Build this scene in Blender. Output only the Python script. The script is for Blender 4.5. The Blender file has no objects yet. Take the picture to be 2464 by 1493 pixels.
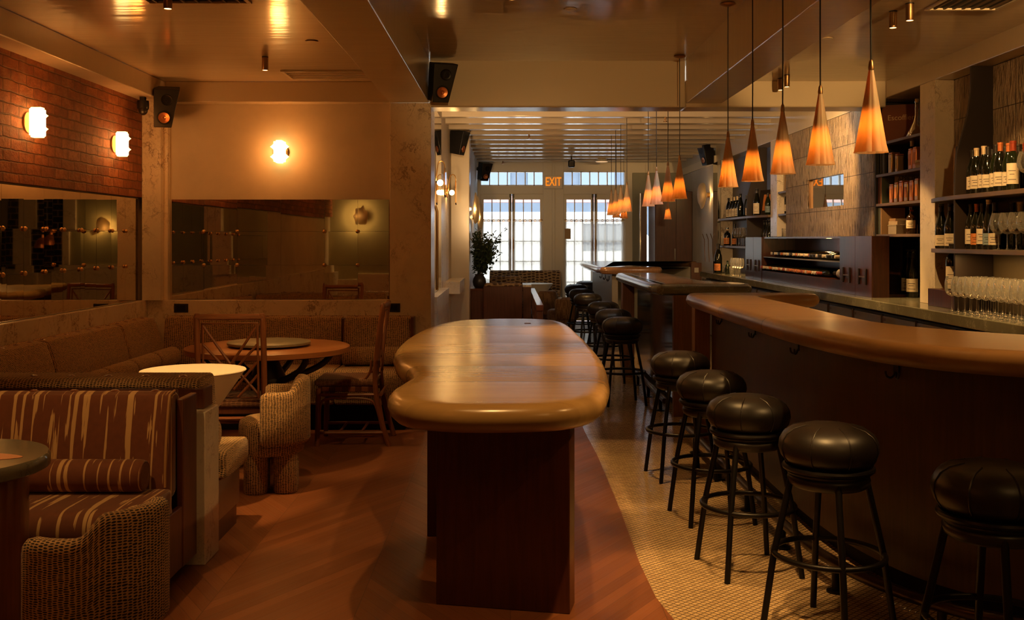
import bpy, bmesh, math, random
from mathutils import Vector, Matrix
random.seed(7)
SC = bpy.context.scene
COL = SC.collection
PI = math.pi
def R(d): return math.radians(d)

# ------------------------------------------------------------------ camera
FPX = 2500.0
cam_d = bpy.data.cameras.new('camera')
cam = bpy.data.objects.new('camera', cam_d); COL.objects.link(cam)
cam.location = (0, 0, 1.5); cam.rotation_euler = (R(90), 0, 0)
cam_d.sensor_fit = 'HORIZONTAL'; cam_d.sensor_width = 36.0
cam_d.lens = 36.0 * FPX / 2464.0
cam_d.shift_x = (1232 - 1228) / 2464.0
cam_d.shift_y = -(746.5 - 577.0) / 2464.0
cam_d.clip_start = 0.05
SC.camera = cam

# ------------------------------------------------------------------ mesh builder
def catmull(pts, n=6, closed=True):
    out = []; L = len(pts)
    rng = range(L) if closed else range(L - 1)
    for i in rng:
        if closed:
            p0, p1, p2, p3 = pts[i-1], pts[i], pts[(i+1) % L], pts[(i+2) % L]
        else:
            p0, p1, p2, p3 = pts[max(i-1, 0)], pts[i], pts[i+1], pts[min(i+2, L-1)]
        for k in range(n):
            t = k / n
            out.append(tuple(0.5*((2*b)+(c-a)*t+(2*a-5*b+4*c-d)*t*t+(3*b-a-3*c+d)*t**3) for a, b, c, d in zip(p0, p1, p2, p3)))
    if not closed: out.append(tuple(pts[-1]))
    return out

def offset_poly(poly, d):
    n = len(poly); out = []
    area = sum(poly[i][0]*poly[(i+1) % n][1]-poly[(i+1) % n][0]*poly[i][1] for i in range(n))
    sg = 1 if area > 0 else -1
    for i in range(n):
        a, b, c = poly[i-1], poly[i], poly[(i+1) % n]
        e1 = Vector((b[0]-a[0], b[1]-a[1])); e2 = Vector((c[0]-b[0], c[1]-b[1]))
        if e1.length < 1e-9: e1 = e2
        if e2.length < 1e-9: e2 = e1
        e1.normalize(); e2.normalize()
        nn = Vector((-(e1.y+e2.y), e1.x+e2.x))
        if nn.length < 1e-6: nn = Vector((-e1.y, e1.x))
        nn.normalize()
        out.append((b[0]+nn.x*d*sg, b[1]+nn.y*d*sg))
    return out

class MB:
    def __init__(s): s.v = []; s.f = []; s.uv = []
    def add(s, vs, fs, uvs=None, M=None):
        o = len(s.v)
        for p in vs:
            p = Vector(p)
            if M is not None: p = M @ p
            s.v.append(p)
        for i, f in enumerate(fs):
            s.f.append([o+k for k in f]); s.uv.append(uvs[i] if uvs else None)
        return s
    def box(s, x0, x1, y0, y1, z0, z1, M=None):
        v = [(x0,y0,z0),(x1,y0,z0),(x1,y1,z0),(x0,y1,z0),(x0,y0,z1),(x1,y0,z1),(x1,y1,z1),(x0,y1,z1)]
        f = [(0,3,2,1),(4,5,6,7),(0,1,5,4),(1,2,6,5),(2,3,7,6),(3,0,4,7)]
        return s.add(v, f, None, M)
    def lathe(s, prof, seg=24, c=(0,0,0), M=None, ur=None):
        vs = []; fs = []; uvs = []
        n = len(prof); arc = [0]
        for i in range(1, n): arc.append(arc[-1]+math.hypot(prof[i][0]-prof[i-1][0], prof[i][1]-prof[i-1][1]))
        rr = ur or max(p[0] for p in prof)
        for k in range(seg):
            a = 2*PI*k/seg
            for r, z in prof: vs.append((c[0]+r*math.cos(a), c[1]+r*math.sin(a), c[2]+z))
        for k in range(seg):
            k2 = (k+1) % seg
            for i in range(n-1):
                q = [k*n+i, k2*n+i, k2*n+i+1, k*n+i+1]
                u0, u1 = 2*PI*k/seg*rr, 2*PI*(k+1)/seg*rr
                uq = [(u0, arc[i]), (u1, arc[i]), (u1, arc[i+1]), (u0, arc[i+1])]
                if prof[i][0] < 1e-6: q = [q[0], q[2], q[3]]; uq = [uq[0], uq[2], uq[3]]
                elif prof[i+1][0] < 1e-6: q = q[:3]; uq = uq[:3]
                fs.append(q); uvs.append(uq)
        return s.add(vs, fs, uvs, M)
    def cyl(s, c, r, z0, z1, seg=20, r2=None, M=None):
        r2 = r if r2 is None else r2
        return s.lathe([(0, z0), (r, z0), (r2, z1), (0, z1)], seg, c, M)
    def tube(s, pts, r, seg=10, closed=False, M=None, radii=None):
        pts = [Vector(p) for p in pts]; n = len(pts)
        vs = []; fs = []; uvs = []; arc = [0.0]
        for i in range(1, n): arc.append(arc[-1]+(pts[i]-pts[i-1]).length)
        up = None
        for i in range(n):
            if closed: t = pts[(i+1) % n]-pts[i-1]
            else: t = pts[min(i+1, n-1)]-pts[max(i-1, 0)]
            t.normalize()
            if up is None:
                up = Vector((0, 0, 1)) if abs(t.z) < .9 else Vector((1, 0, 0))
            up = (up-t*up.dot(t)).normalized(); sd = t.cross(up)
            ri = radii[i] if radii else r
            for k in range(seg):
                a = 2*PI*k/seg
                vs.append(pts[i]+(up*math.cos(a)+sd*math.sin(a))*ri)
        m = n if closed else n-1
        for i in range(m):
            j = (i+1) % n
            for k in range(seg):
                k2 = (k+1) % seg
                fs.append((i*seg+k, j*seg+k, j*seg+k2, i*seg+k2))
                a1 = arc[j] if j else arc[-1]+.05
                uvs.append([(k/seg*2*PI*r, arc[i]), (k/seg*2*PI*r, a1), ((k+1)/seg*2*PI*r, a1), ((k+1)/seg*2*PI*r, arc[i])])
        if not closed:
            fs.append(tuple(range(seg))); uvs.append(None)
            fs.append(tuple((n-1)*seg+k for k in reversed(range(seg)))); uvs.append(None)
        return s.add(vs, fs, uvs, M)
    def prism(s, poly, z0, z1, M=None):
        n = len(poly)
        if sum(poly[i][0]*poly[(i+1) % n][1]-poly[(i+1) % n][0]*poly[i][1] for i in range(n)) < 0: poly = poly[::-1]
        vs = [(x, y, z0) for x, y in poly]+[(x, y, z1) for x, y in poly]
        fs = [tuple(reversed(range(n))), tuple(range(n, 2*n))]+[(i, (i+1) % n, n+(i+1) % n, n+i) for i in range(n)]
        return s.add(vs, fs, None, M)
    def slab(s, poly, prof, M=None):
        """prof: list of (inset, z) from bottom to top"""
        n = len(poly)
        if sum(poly[i][0]*poly[(i+1) % n][1]-poly[(i+1) % n][0]*poly[i][1] for i in range(n)) < 0: poly = poly[::-1]
        vs = []
        for d, z in prof: vs += [(x, y, z) for x, y in (offset_poly(poly, d) if abs(d) > 1e-9 else poly)]
        fs = [tuple(reversed(range(n)))]
        for k in range(len(prof)-1):
            fs += [(k*n+i, k*n+(i+1) % n, (k+1)*n+(i+1) % n, (k+1)*n+i) for i in range(n)]
        fs.append(tuple(range((len(prof)-1)*n, len(prof)*n)))
        return s.add(vs, fs, None, M)
    def loft(s, rings, closed_ring=True, uvf=None, caps=True, M=None):
        n = len(rings[0]); vs = [p for r in rings for p in r]; fs = []; uvs = []
        for i in range(len(rings)-1):
            for k in range(n if closed_ring else n-1):
                k2 = (k+1) % n
                fs.append((i*n+k, (i+1)*n+k, (i+1)*n+k2, i*n+k2))
                uvs.append([uvf(i, k), uvf(i+1, k), uvf(i+1, k+1), uvf(i, k+1)] if uvf else None)
        if caps:
            fs.append(tuple(range(n))); uvs.append(None)
            fs.append(tuple((len(rings)-1)*n+k for k in reversed(range(n)))); uvs.append(None)
        return s.add(vs, fs, uvs, M)
    def ball(s, c, r, seg=14, rings=8, M=None):
        if not isinstance(r, tuple): r = (r, r, r)
        prof = [(math.sin(PI*i/rings), -math.cos(PI*i/rings)) for i in range(rings+1)]
        prof[0] = (0, -1); prof[-1] = (0, 1)
        T = Matrix.Translation(c) @ Matrix.Diagonal((r[0], r[1], r[2], 1))
        return s.lathe(prof, seg, (0, 0, 0), (M @ T) if M is not None else T, ur=1)
    def build(s, name, mat, parent=None, bevel=0.0, seg=2, sharp=40, sub=0):
        me = bpy.data.meshes.new(name)
        me.from_pydata([tuple(p) for p in s.v], [], s.f)
        uvl = me.uv_layers.new(name='uv').data
        for p, uq in zip(me.polygons, s.uv):
            if uq is None:
                nx, ny, nz = (abs(c) for c in p.normal)
                for li in p.loop_indices:
                    co = me.vertices[me.loops[li].vertex_index].co
                    uvl[li].uv = (co.x, co.y) if nz >= nx and nz >= ny else ((co.x, co.z) if ny >= nx else (co.y, co.z))
            else:
                for li, q in zip(p.loop_indices, uq): uvl[li].uv = q
        me.polygons.foreach_set('use_smooth', [True]*len(me.polygons))
        bm = bmesh.new(); bm.from_mesh(me); bmesh.ops.recalc_face_normals(bm, faces=bm.faces); bm.to_mesh(me); bm.free()
        me.set_sharp_from_angle(angle=R(sharp))
        me.materials.append(mat)
        o = bpy.data.objects.new(name, me); COL.objects.link(o)
        if parent: o.parent = parent
        if bevel:
            b = o.modifiers.new('bevel', 'BEVEL'); b.width = bevel; b.segments = seg; b.limit_method = 'ANGLE'; b.angle_limit = R(40)
            b.harden_normals = False
        if sub:
            b = o.modifiers.new('sub', 'SUBSURF'); b.levels = sub; b.render_levels = sub
        return o

def tag(o, label, cat, group=None, kind=None):
    if label: o['label'] = label
    if cat: o['category'] = cat
    if group: o['group'] = group
    if kind: o['kind'] = kind
    return o
def thing(name, label, cat, loc=(0,0,0), rz=0.0, group=None):
    o = bpy.data.objects.new(name, None); COL.objects.link(o)
    o.location = loc; o.rotation_euler = (0, 0, rz); o.empty_display_size = .1
    return tag(o, label, cat, group)
def struct(name, mb, m, bevel=0.0, label=None):
    o = mb.build(name, m, None, bevel); o['kind'] = 'structure'
    if label: o['label'] = label
    return o
def copy_tree(o, loc=None, rz=None, label=None, group=None, parent=None):
    c = o.copy(); COL.objects.link(c)
    if parent: c.parent = parent
    if loc is not None: c.location = loc
    if rz is not None: c.rotation_euler = (0, 0, rz)
    if label: c['label'] = label
    if group: c['group'] = group
    for ch in list(o.children): copy_tree(ch, parent=c)
    return c
def text_mesh(name, s, size, mat, parent, M, depth=0.002):
    cu = bpy.data.curves.new(name, 'FONT'); cu.body = s; cu.size = size; cu.extrude = depth; cu.align_x = 'CENTER'; cu.align_y = 'CENTER'
    t = bpy.data.objects.new(name+'_curve', cu); COL.objects.link(t)
    me = bpy.data.meshes.new_from_object(t); bpy.data.objects.remove(t)
    me.transform(M); me.materials.clear(); me.materials.append(mat)
    o = bpy.data.objects.new(name, me); COL.objects.link(o); o.parent = parent
    return o
def lamp(name, kind, loc, energy, color, parent=None, size=.03, spot=None, blend=.4, target=None):
    d = bpy.data.lights.new(name, kind); d.energy = energy; d.color = color
    if kind in ('POINT', 'SPOT'): d.shadow_soft_size = size
    if kind == 'SPOT': d.spot_size = R(spot); d.spot_blend = blend
    o = bpy.data.objects.new(name, d); COL.objects.link(o); o.location = loc
    if target is not None:
        o.rotation_euler = (Vector(target)-Vector(loc)).to_track_quat('-Z', 'Y').to_euler()
    if parent: o.parent = parent
    return o

# ------------------------------------------------------------------ materials
class NT:
    def __init__(s, name):
        s.m = bpy.data.materials.new(name); s.m.use_nodes = True
        s.nt = s.m.node_tree; s.nt.nodes.clear()
        s.out = s.nt.nodes.new('ShaderNodeOutputMaterial')
    def n(s, t, ins=None, **kw):
        nd = s.nt.nodes.new('ShaderNode'+t)
        for k, v in kw.items(): setattr(nd, k, v)
        for k, v in (ins or {}).items():
            sk = nd.inputs[k]
            if isinstance(v, bpy.types.NodeSocket): s.nt.links.new(v, sk)
            else:
                if isinstance(v, tuple) and len(v) == 3 and sk.type == 'RGBA': v = v+(1,)
                sk.default_value = v
        return nd
    def mth(s, op, a, b=0.0, c=None):
        ins = {0: a, 1: b}
        if c is not None: ins[2] = c
        return s.n('Math', ins, operation=op).outputs[0]
    def mix(s, f, a, b):
        nd = s.nt.nodes.new('ShaderNodeMix'); nd.data_type = 'RGBA'
        for sk, v in ((nd.inputs[0], f), (nd.inputs[6], a), (nd.inputs[7], b)):
            if isinstance(v, bpy.types.NodeSocket): s.nt.links.new(v, sk)
            else: sk.default_value = v+(1,) if isinstance(v, tuple) and len(v) == 3 else v
        return nd.outputs[2]
    def rng(s, v, a, b, c=0.0, d=1.0):
        return s.n('MapRange', {0: v, 1: a, 2: b, 3: c, 4: d}).outputs[0]
    def uv(s, sx=1, sy=1, rot=0):
        t = s.n('TexCoord').outputs['UV']
        return s.n('Mapping', {'Vector': t, 'Scale': (sx, sy, 1), 'Rotation': (0, 0, rot)}).outputs[0]
    def obj(s, sc=(1,1,1)):
        t = s.n('TexCoord').outputs['Object']
        return s.n('Mapping', {'Vector': t, 'Scale': sc}).outputs[0]
    def noise(s, vec, scale=5, detail=3, rough=.5, dist=0.0):
        return s.n('TexNoise', {'Vector': vec, 'Scale': scale, 'Detail': detail, 'Roughness': rough, 'Distortion': dist}).outputs[0]
    def bump(s, h, st=.3, d=.01):
        return s.n('Bump', {'Height': h, 'Strength': st, 'Distance': d}).outputs[0]
    def pbr(s, **kw):
        ins = {}
        names = {'col': 'Base Color', 'rough': 'Roughness', 'metal': 'Metallic', 'nor': 'Normal', 'spec': 'Specular IOR Level', 'coat': 'Coat Weight', 'coatr': 'Coat Roughness', 'em': 'Emission Color', 'ems': 'Emission Strength', 'sheen': 'Sheen Weight', 'tr': 'Transmission Weight', 'ior': 'IOR', 'alpha': 'Alpha', 'sss': 'Subsurface Weight'}
        for k, v in kw.items(): ins[names[k]] = v
        b = s.n('BsdfPrincipled', ins)
        s.nt.links.new(b.outputs[0], s.out.inputs[0])
        return s.m

def plain(name, col, rough=.5, metal=0.0, **kw): return NT(name).pbr(col=col, rough=rough, metal=metal, **kw)
def m_plaster(name, col, rough=.6, bump=.08):
    t = NT(name); o = t.obj()
    n = t.noise(o, 2.2, 4, .6); n2 = t.noise(o, 40, 3)
    c = t.mix(t.rng(n, .3, .7), tuple(x*.88 for x in col), tuple(min(1, x*1.06) for x in col))
    return t.pbr(col=c, rough=rough, nor=t.bump(n2, bump, .004))
def m_lacquer(name, col, rough=.13):
    t = NT(name); o = t.obj((1.0, 5.0, 1.0))
    n = t.noise(o, 1.6, 3, .6)
    return t.pbr(col=col, rough=rough, nor=t.bump(n, .22, .012), spec=.6)
def m_brick(name):
    t = NT(name); u = t.uv()
    w = t.n('TexNoise', {'Vector': u, 'Scale': 9.0, 'Detail': 2.0}).outputs['Color']
    uw = t.n('VectorMath', {0: u, 1: t.n('VectorMath', {0: w, 3: .022}, operation='SCALE').outputs[0]}, operation='ADD').outputs[0]
    b = t.n('TexBrick', {'Vector': uw, 'Color1': (.44,.15,.055), 'Color2': (.24,.068,.027), 'Mortar': (.17,.08,.04), 'Scale': 1.0, 'Mortar Size': .006, 'Mortar Smooth': .6, 'Bias': 0.0, 'Brick Width': .205, 'Row Height': .071})
    n = t.noise(u, 14, 5, .7); n2 = t.noise(u, 3, 3)
    c = t.mix(t.rng(n, .35, .75), b.outputs[0], (.15,.05,.025))
    c = t.mix(t.rng(n2, .58, .75, 0, .55), c, (.42,.24,.14))
    h = t.mth('SUBTRACT', t.mth('MULTIPLY', n, .7), t.mth('MULTIPLY', b.outputs[1], .8))
    return t.pbr(col=c, rough=.75, nor=t.bump(h, 1.0, .02))
def m_marble(name, base, vein, scale=1.0, rough=.25, amt=1.0):
    t = NT(name); o = t.obj((scale, scale, scale*.8))
    d = t.n('TexNoise', {'Vector': o, 'Scale': 1.7, 'Detail': 5.0, 'Roughness': .6}).outputs['Color']
    ov = t.n('VectorMath', {0: o, 1: t.n('VectorMath', {0: d, 3: 1.1}, operation='SCALE').outputs[0]}, operation='ADD').outputs[0]
    v1 = t.mth('ABSOLUTE', t.mth('SUBTRACT', t.noise(ov, 2.0, 4, .55), .5))
    v2 = t.mth('ABSOLUTE', t.mth('SUBTRACT', t.noise(ov, 5.5, 5, .6), .5))
    k1 = t.rng(v1, 0.0, .022, 1, 0); k2 = t.rng(v2, 0.0, .02, .55, 0)
    gate = t.rng(t.noise(o, 1.6, 2), .42, .62)
    k = t.mth('MULTIPLY', t.mth('MAXIMUM', k1, k2), gate)
    cl = t.rng(t.noise(ov, 1.2, 4, .6), .35, .7)
    c = t.mix(cl, tuple(x*.86 for x in base), base)
    c = t.mix(t.mth('MULTIPLY', k, .8*amt), c, vein)
    return t.pbr(col=c, rough=rough)
def m_wood(name, c1, c2, rough=.4, along='u', sc=1.0, coat=0.0):
    t = NT(name); u = t.uv(*((1.3*sc, 22*sc) if along == 'u' else (22*sc, 1.3*sc)))
    n = t.noise(u, 2.0, 5, .62, .4); n2 = t.noise(t.uv(3, 3), 2, 3)
    f = t.mth('ADD', t.mth('MULTIPLY', n, .75), t.mth('MULTIPLY', n2, .25))
    c = t.mix(t.rng(f, .32, .68), c1, c2)
    return t.pbr(col=c, rough=rough, nor=t.bump(n, .08, .003), coat=coat, coatr=.1)
def m_fabric(name, ca, cb, cw=.0155, ch=.0088, sheen=.15):
    t = NT(name); u = t.uv()
    nz = t.n('TexNoise', {'Vector': u, 'Scale': .5/cw, 'Detail': 2.0}).outputs['Color']
    sx = t.n('SeparateXYZ', {0: u}); sn = t.n('SeparateColor', {0: nz})
    x = t.mth('ADD', t.mth('DIVIDE', sx.outputs[0], cw), t.mth('MULTIPLY', t.mth('SUBTRACT', sn.outputs[0], .5), .9))
    col = t.mth('FLOOR', x); fx = t.mth('SUBTRACT', x, col)
    hs = t.n('TexWhiteNoise', {'W': col}, noise_dimensions='1D').outputs[0]
    y = t.mth('ADD', t.mth('ADD', t.mth('DIVIDE', sx.outputs[1], ch), t.mth('MULTIPLY', hs, 9.0)), t.mth('MULTIPLY', t.mth('SUBTRACT', sn.outputs[1], .5), .9))
    row = t.mth('FLOOR', y); fy = t.mth('SUBTRACT', y, row)
    rnd = t.n('TexWhiteNoise', {'Vector': t.n('CombineXYZ', {0: col, 1: row}).outputs[0]}, noise_dimensions='2D').outputs[0]
    dx = t.mth('DIVIDE', t.mth('SUBTRACT', fx, .5), .425); dy = t.mth('DIVIDE', t.mth('SUBTRACT', fy, .5), .32)
    dd = t.mth('ADD', t.mth('MULTIPLY', dx, dx), t.mth('MULTIPLY', dy, dy))
    dd = t.mth('MULTIPLY', dd, t.mth('ADD', .75, t.mth('MULTIPLY', rnd, .6)))
    k = t.rng(dd, .8, 1.2, 1, 0)
    weave = t.noise(t.uv(1, 1), 500, 1)
    ca2 = t.mix(t.rng(weave, .3, .7), tuple(q*.82 for q in ca), ca)
    c = t.mix(k, ca2, cb)
    return t.pbr(col=c, rough=.85, nor=t.bump(t.mth('ADD', weave, t.mth('MULTIPLY', k, 1.5)), .35, .002), sheen=sheen)
def m_ikat(name):
    t = NT(name); u = t.uv()
    def nz(sx, sy, det=1): return t.noise(t.uv(sx, sy), 1.0, det, .5)
    rag = t.mth('MULTIPLY', t.mth('SUBTRACT', nz(190, 9, 2), .5), .24)
    a = t.mth('ADD', nz(25, 2.6), rag); b = t.mth('ADD', nz(40, .9), t.mth('MULTIPLY', rag, .5))
    k = t.mth('MAXIMUM', t.rng(a, .625, .64), t.rng(b, .60, .612))
    base = t.mix(nz(40, 30, 3), (.125,.032,.009), (.20,.055,.015))
    c = t.mix(k, base, (.60,.36,.15))
    return t.pbr(col=c, rough=.8, sheen=.25, nor=t.bump(nz(300, 300), .15, .002))
def m_floorwood(name):
    t = NT(name); u = t.uv(); s = t.n('SeparateXYZ', {0: u})
    W = .62; pw = .115
    x = t.mth('DIVIDE', s.outputs[0], W); cx = t.mth('FLOOR', x); fx = t.mth('SUBTRACT', x, cx)
    tri = t.mth('ABSOLUTE', t.mth('SUBTRACT', t.mth('MULTIPLY', t.mth('FRACT', t.mth('DIVIDE', x, 2.0)), 2.0), 1.0))
    d = t.mth('DIVIDE', t.mth('ADD', s.outputs[1], t.mth('MULTIPLY', tri, 2*W*.8)), pw)
    row = t.mth('FLOOR', d); fr = t.mth('SUBTRACT', d, row)
    h = t.n('TexWhiteNoise', {'Vector': t.n('CombineXYZ', {0: cx, 1: row}).outputs[0]}, noise_dimensions='2D').outputs[0]
    g = t.noise(t.n('CombineXYZ', {0: t.mth('MULTIPLY', s.outputs[0], 3.0), 1: t.mth('MULTIPLY', d, 3.5), 2: h}).outputs[0], 1.6, 5, .6, .5)
    f = t.mth('ADD', t.mth('MULTIPLY', h, .45), t.mth('MULTIPLY', g, .55))
    c = t.mix(t.rng(f, .2, .8), (.155,.05,.017), (.25,.085,.029))
    gap = t.mth('MAXIMUM', t.rng(t.mth('ABSOLUTE', t.mth('SUBTRACT', fr, .5)), .478, .492), t.rng(t.mth('ABSOLUTE', t.mth('SUBTRACT', fx, .5)), .4965, .4985))
    c = t.mix(t.mth('MULTIPLY', gap, .6), c, (.05,.02,.01))
    return t.pbr(col=c, rough=t.rng(g, .3, .7, .34, .5), nor=t.bump(t.mth('SUBTRACT', t.mth('MULTIPLY', g, .4), gap), .12, .004))
def m_mosaic(name):
    t = NT(name); u = t.uv(1, 1, R(45))
    b = t.n('TexBrick', {'Vector': u, 'Color1': (.64,.46,.25), 'Color2': (.52,.36,.19), 'Mortar': (.16,.11,.07), 'Scale': 1.0, 'Mortar Size': .0030, 'Mortar Smooth': .3, 'Bias': 0.0, 'Brick Width': .025, 'Row Height': .025}, offset=0.0)
    wv = t.noise(t.uv(5, 16), 1.0, 3, .6); t2 = t.noise(t.uv(60, 60), 1.0, 1)
    h = t.mth('ADD', t.mth('SUBTRACT', t.mth('MULTIPLY', wv, 2.6), t.mth('MULTIPLY', b.outputs[1], .35)), t.mth('MULTIPLY', t2, .35))
    return t.pbr(col=b.outputs[0], rough=.1, nor=t.bump(h, .2, .008))
def m_reltile(name):
    t = NT(name); u = t.uv()
    b = t.n('TexBrick', {'Vector': u, 'Color1': (.46,.33,.20), 'Color2': (.38,.27,.165), 'Mortar': (.06,.035,.02), 'Scale': 1.0, 'Mortar Size': .003, 'Mortar Smooth': .2, 'Bias': 0.0, 'Brick Width': .32, 'Row Height': .2975}, offset=0.0)
    n = t.noise(t.uv(70, 13), 1.0, 3, .65); n2 = t.noise(t.uv(24, 9), 1.0, 2)
    groove = t.rng(t.noise(t.uv(60, 6), 1.0, 1), .38, .43, 1, 0)
    h = t.mth('SUBTRACT', t.mth('ADD', n, n2), t.mth('ADD', t.mth('MULTIPLY', b.outputs[1], 1.0), t.mth('MULTIPLY', groove, .8)))
    c = t.mix(t.mth('MULTIPLY', groove, .65), b.outputs[0], (.10,.06,.03))
    return t.pbr(col=c, rough=.15, nor=t.bump(h, 1.0, .04), spec=1.0)
def m_glass(name, tint=(.95,.97,.95), refl=1.0, bl=.18, ro=.02, glint_mix=0):
    t = NT(name)
    tr = t.n('BsdfTransparent', {'Color': tint}); gl = t.n('BsdfGlossy', {'Color': (refl, refl, refl), 'Roughness': ro})
    fr = t.n('LayerWeight', {'Blend': bl}).outputs['Fresnel']
    mx = t.n('MixShader', {0: fr, 1: tr.outputs[0], 2: gl.outputs[0]})
    if glint_mix:
        d = t.n('BsdfDiffuse', {'Color': (.9,.88,.82)}); l = t.n('BsdfTranslucent', {'Color': (.9,.88,.82)})  # white scatter mixed in to imitate glints on the glass
        dl = t.n('MixShader', {0: .5, 1: d.outputs[0], 2: l.outputs[0]}); mx = t.n('MixShader', {0: glint_mix, 1: mx.outputs[0], 2: dl.outputs[0]})
    t.nt.links.new(mx.outputs[0], t.out.inputs[0]); return t.m
def m_emit(name, col, st):
    t = NT(name); e = t.n('Emission', {'Color': col, 'Strength': st}); t.nt.links.new(e.outputs[0], t.out.inputs[0]); return t.m
def m_translucent(name, col, k=.5, rough=.5, col2=None, clear=0):
    t = NT(name)
    d = t.n('BsdfPrincipled', {'Base Color': col, 'Roughness': rough}); tl = t.n('BsdfTranslucent', {'Color': col2 or col})
    mx = t.n('MixShader', {0: k, 1: d.outputs[0], 2: tl.outputs[0]})
    if clear: mx = t.n('MixShader', {0: clear, 1: mx.outputs[0], 2: t.n('BsdfTransparent', {'Color': col}).outputs[0]})
    t.nt.links.new(mx.outputs[0], t.out.inputs[0]); return t.m
def m_leather(name, col, rough=.33):
    t = NT(name); n = t.noise(t.obj(), 160, 2)
    return t.pbr(col=col, rough=rough, nor=t.bump(n, .08, .002))
def m_planktop(name, c1, c2, rough, step=0.0, y0=0.0, ymin=-99.0):
    t = NT(name); o = t.n('TexCoord').outputs['Object']; s = t.n('SeparateXYZ', {0: o})
    g = t.noise(t.obj((2.0, 14.0, 2.0)), 1.4, 5, .6, .5)
    d = t.mth('DIVIDE', t.mth('SUBTRACT', s.outputs[1], y0), step); row = t.mth('FLOOR', d); fr = t.mth('SUBTRACT', d, row)
    h = t.n('TexWhiteNoise', {'W': row}, noise_dimensions='1D').outputs[0]
    f = t.mth('ADD', t.mth('MULTIPLY', g, .6), t.mth('MULTIPLY', h, .4))
    c = t.mix(t.rng(f, .2, .8), c1, c2)
    gap = t.rng(t.mth('ABSOLUTE', t.mth('SUBTRACT', fr, .5)), .488, .496)
    gap = t.mth('MULTIPLY', gap, t.mth('GREATER_THAN', s.outputs[1], ymin))
    c = t.mix(t.mth('MULTIPLY', gap, .8), c, tuple(x*.15 for x in c1))
    cup = t.mth('POWER', t.mth('MULTIPLY', t.mth('ABSOLUTE', t.mth('SUBTRACT', fr, .5)), 2.0), 4.0)
    return t.pbr(col=c, rough=rough, nor=t.bump(t.mth('SUBTRACT', t.mth('MULTIPLY', g, .35), t.mth('MULTIPLY', cup, 1.0)), .25, .006))

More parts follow.
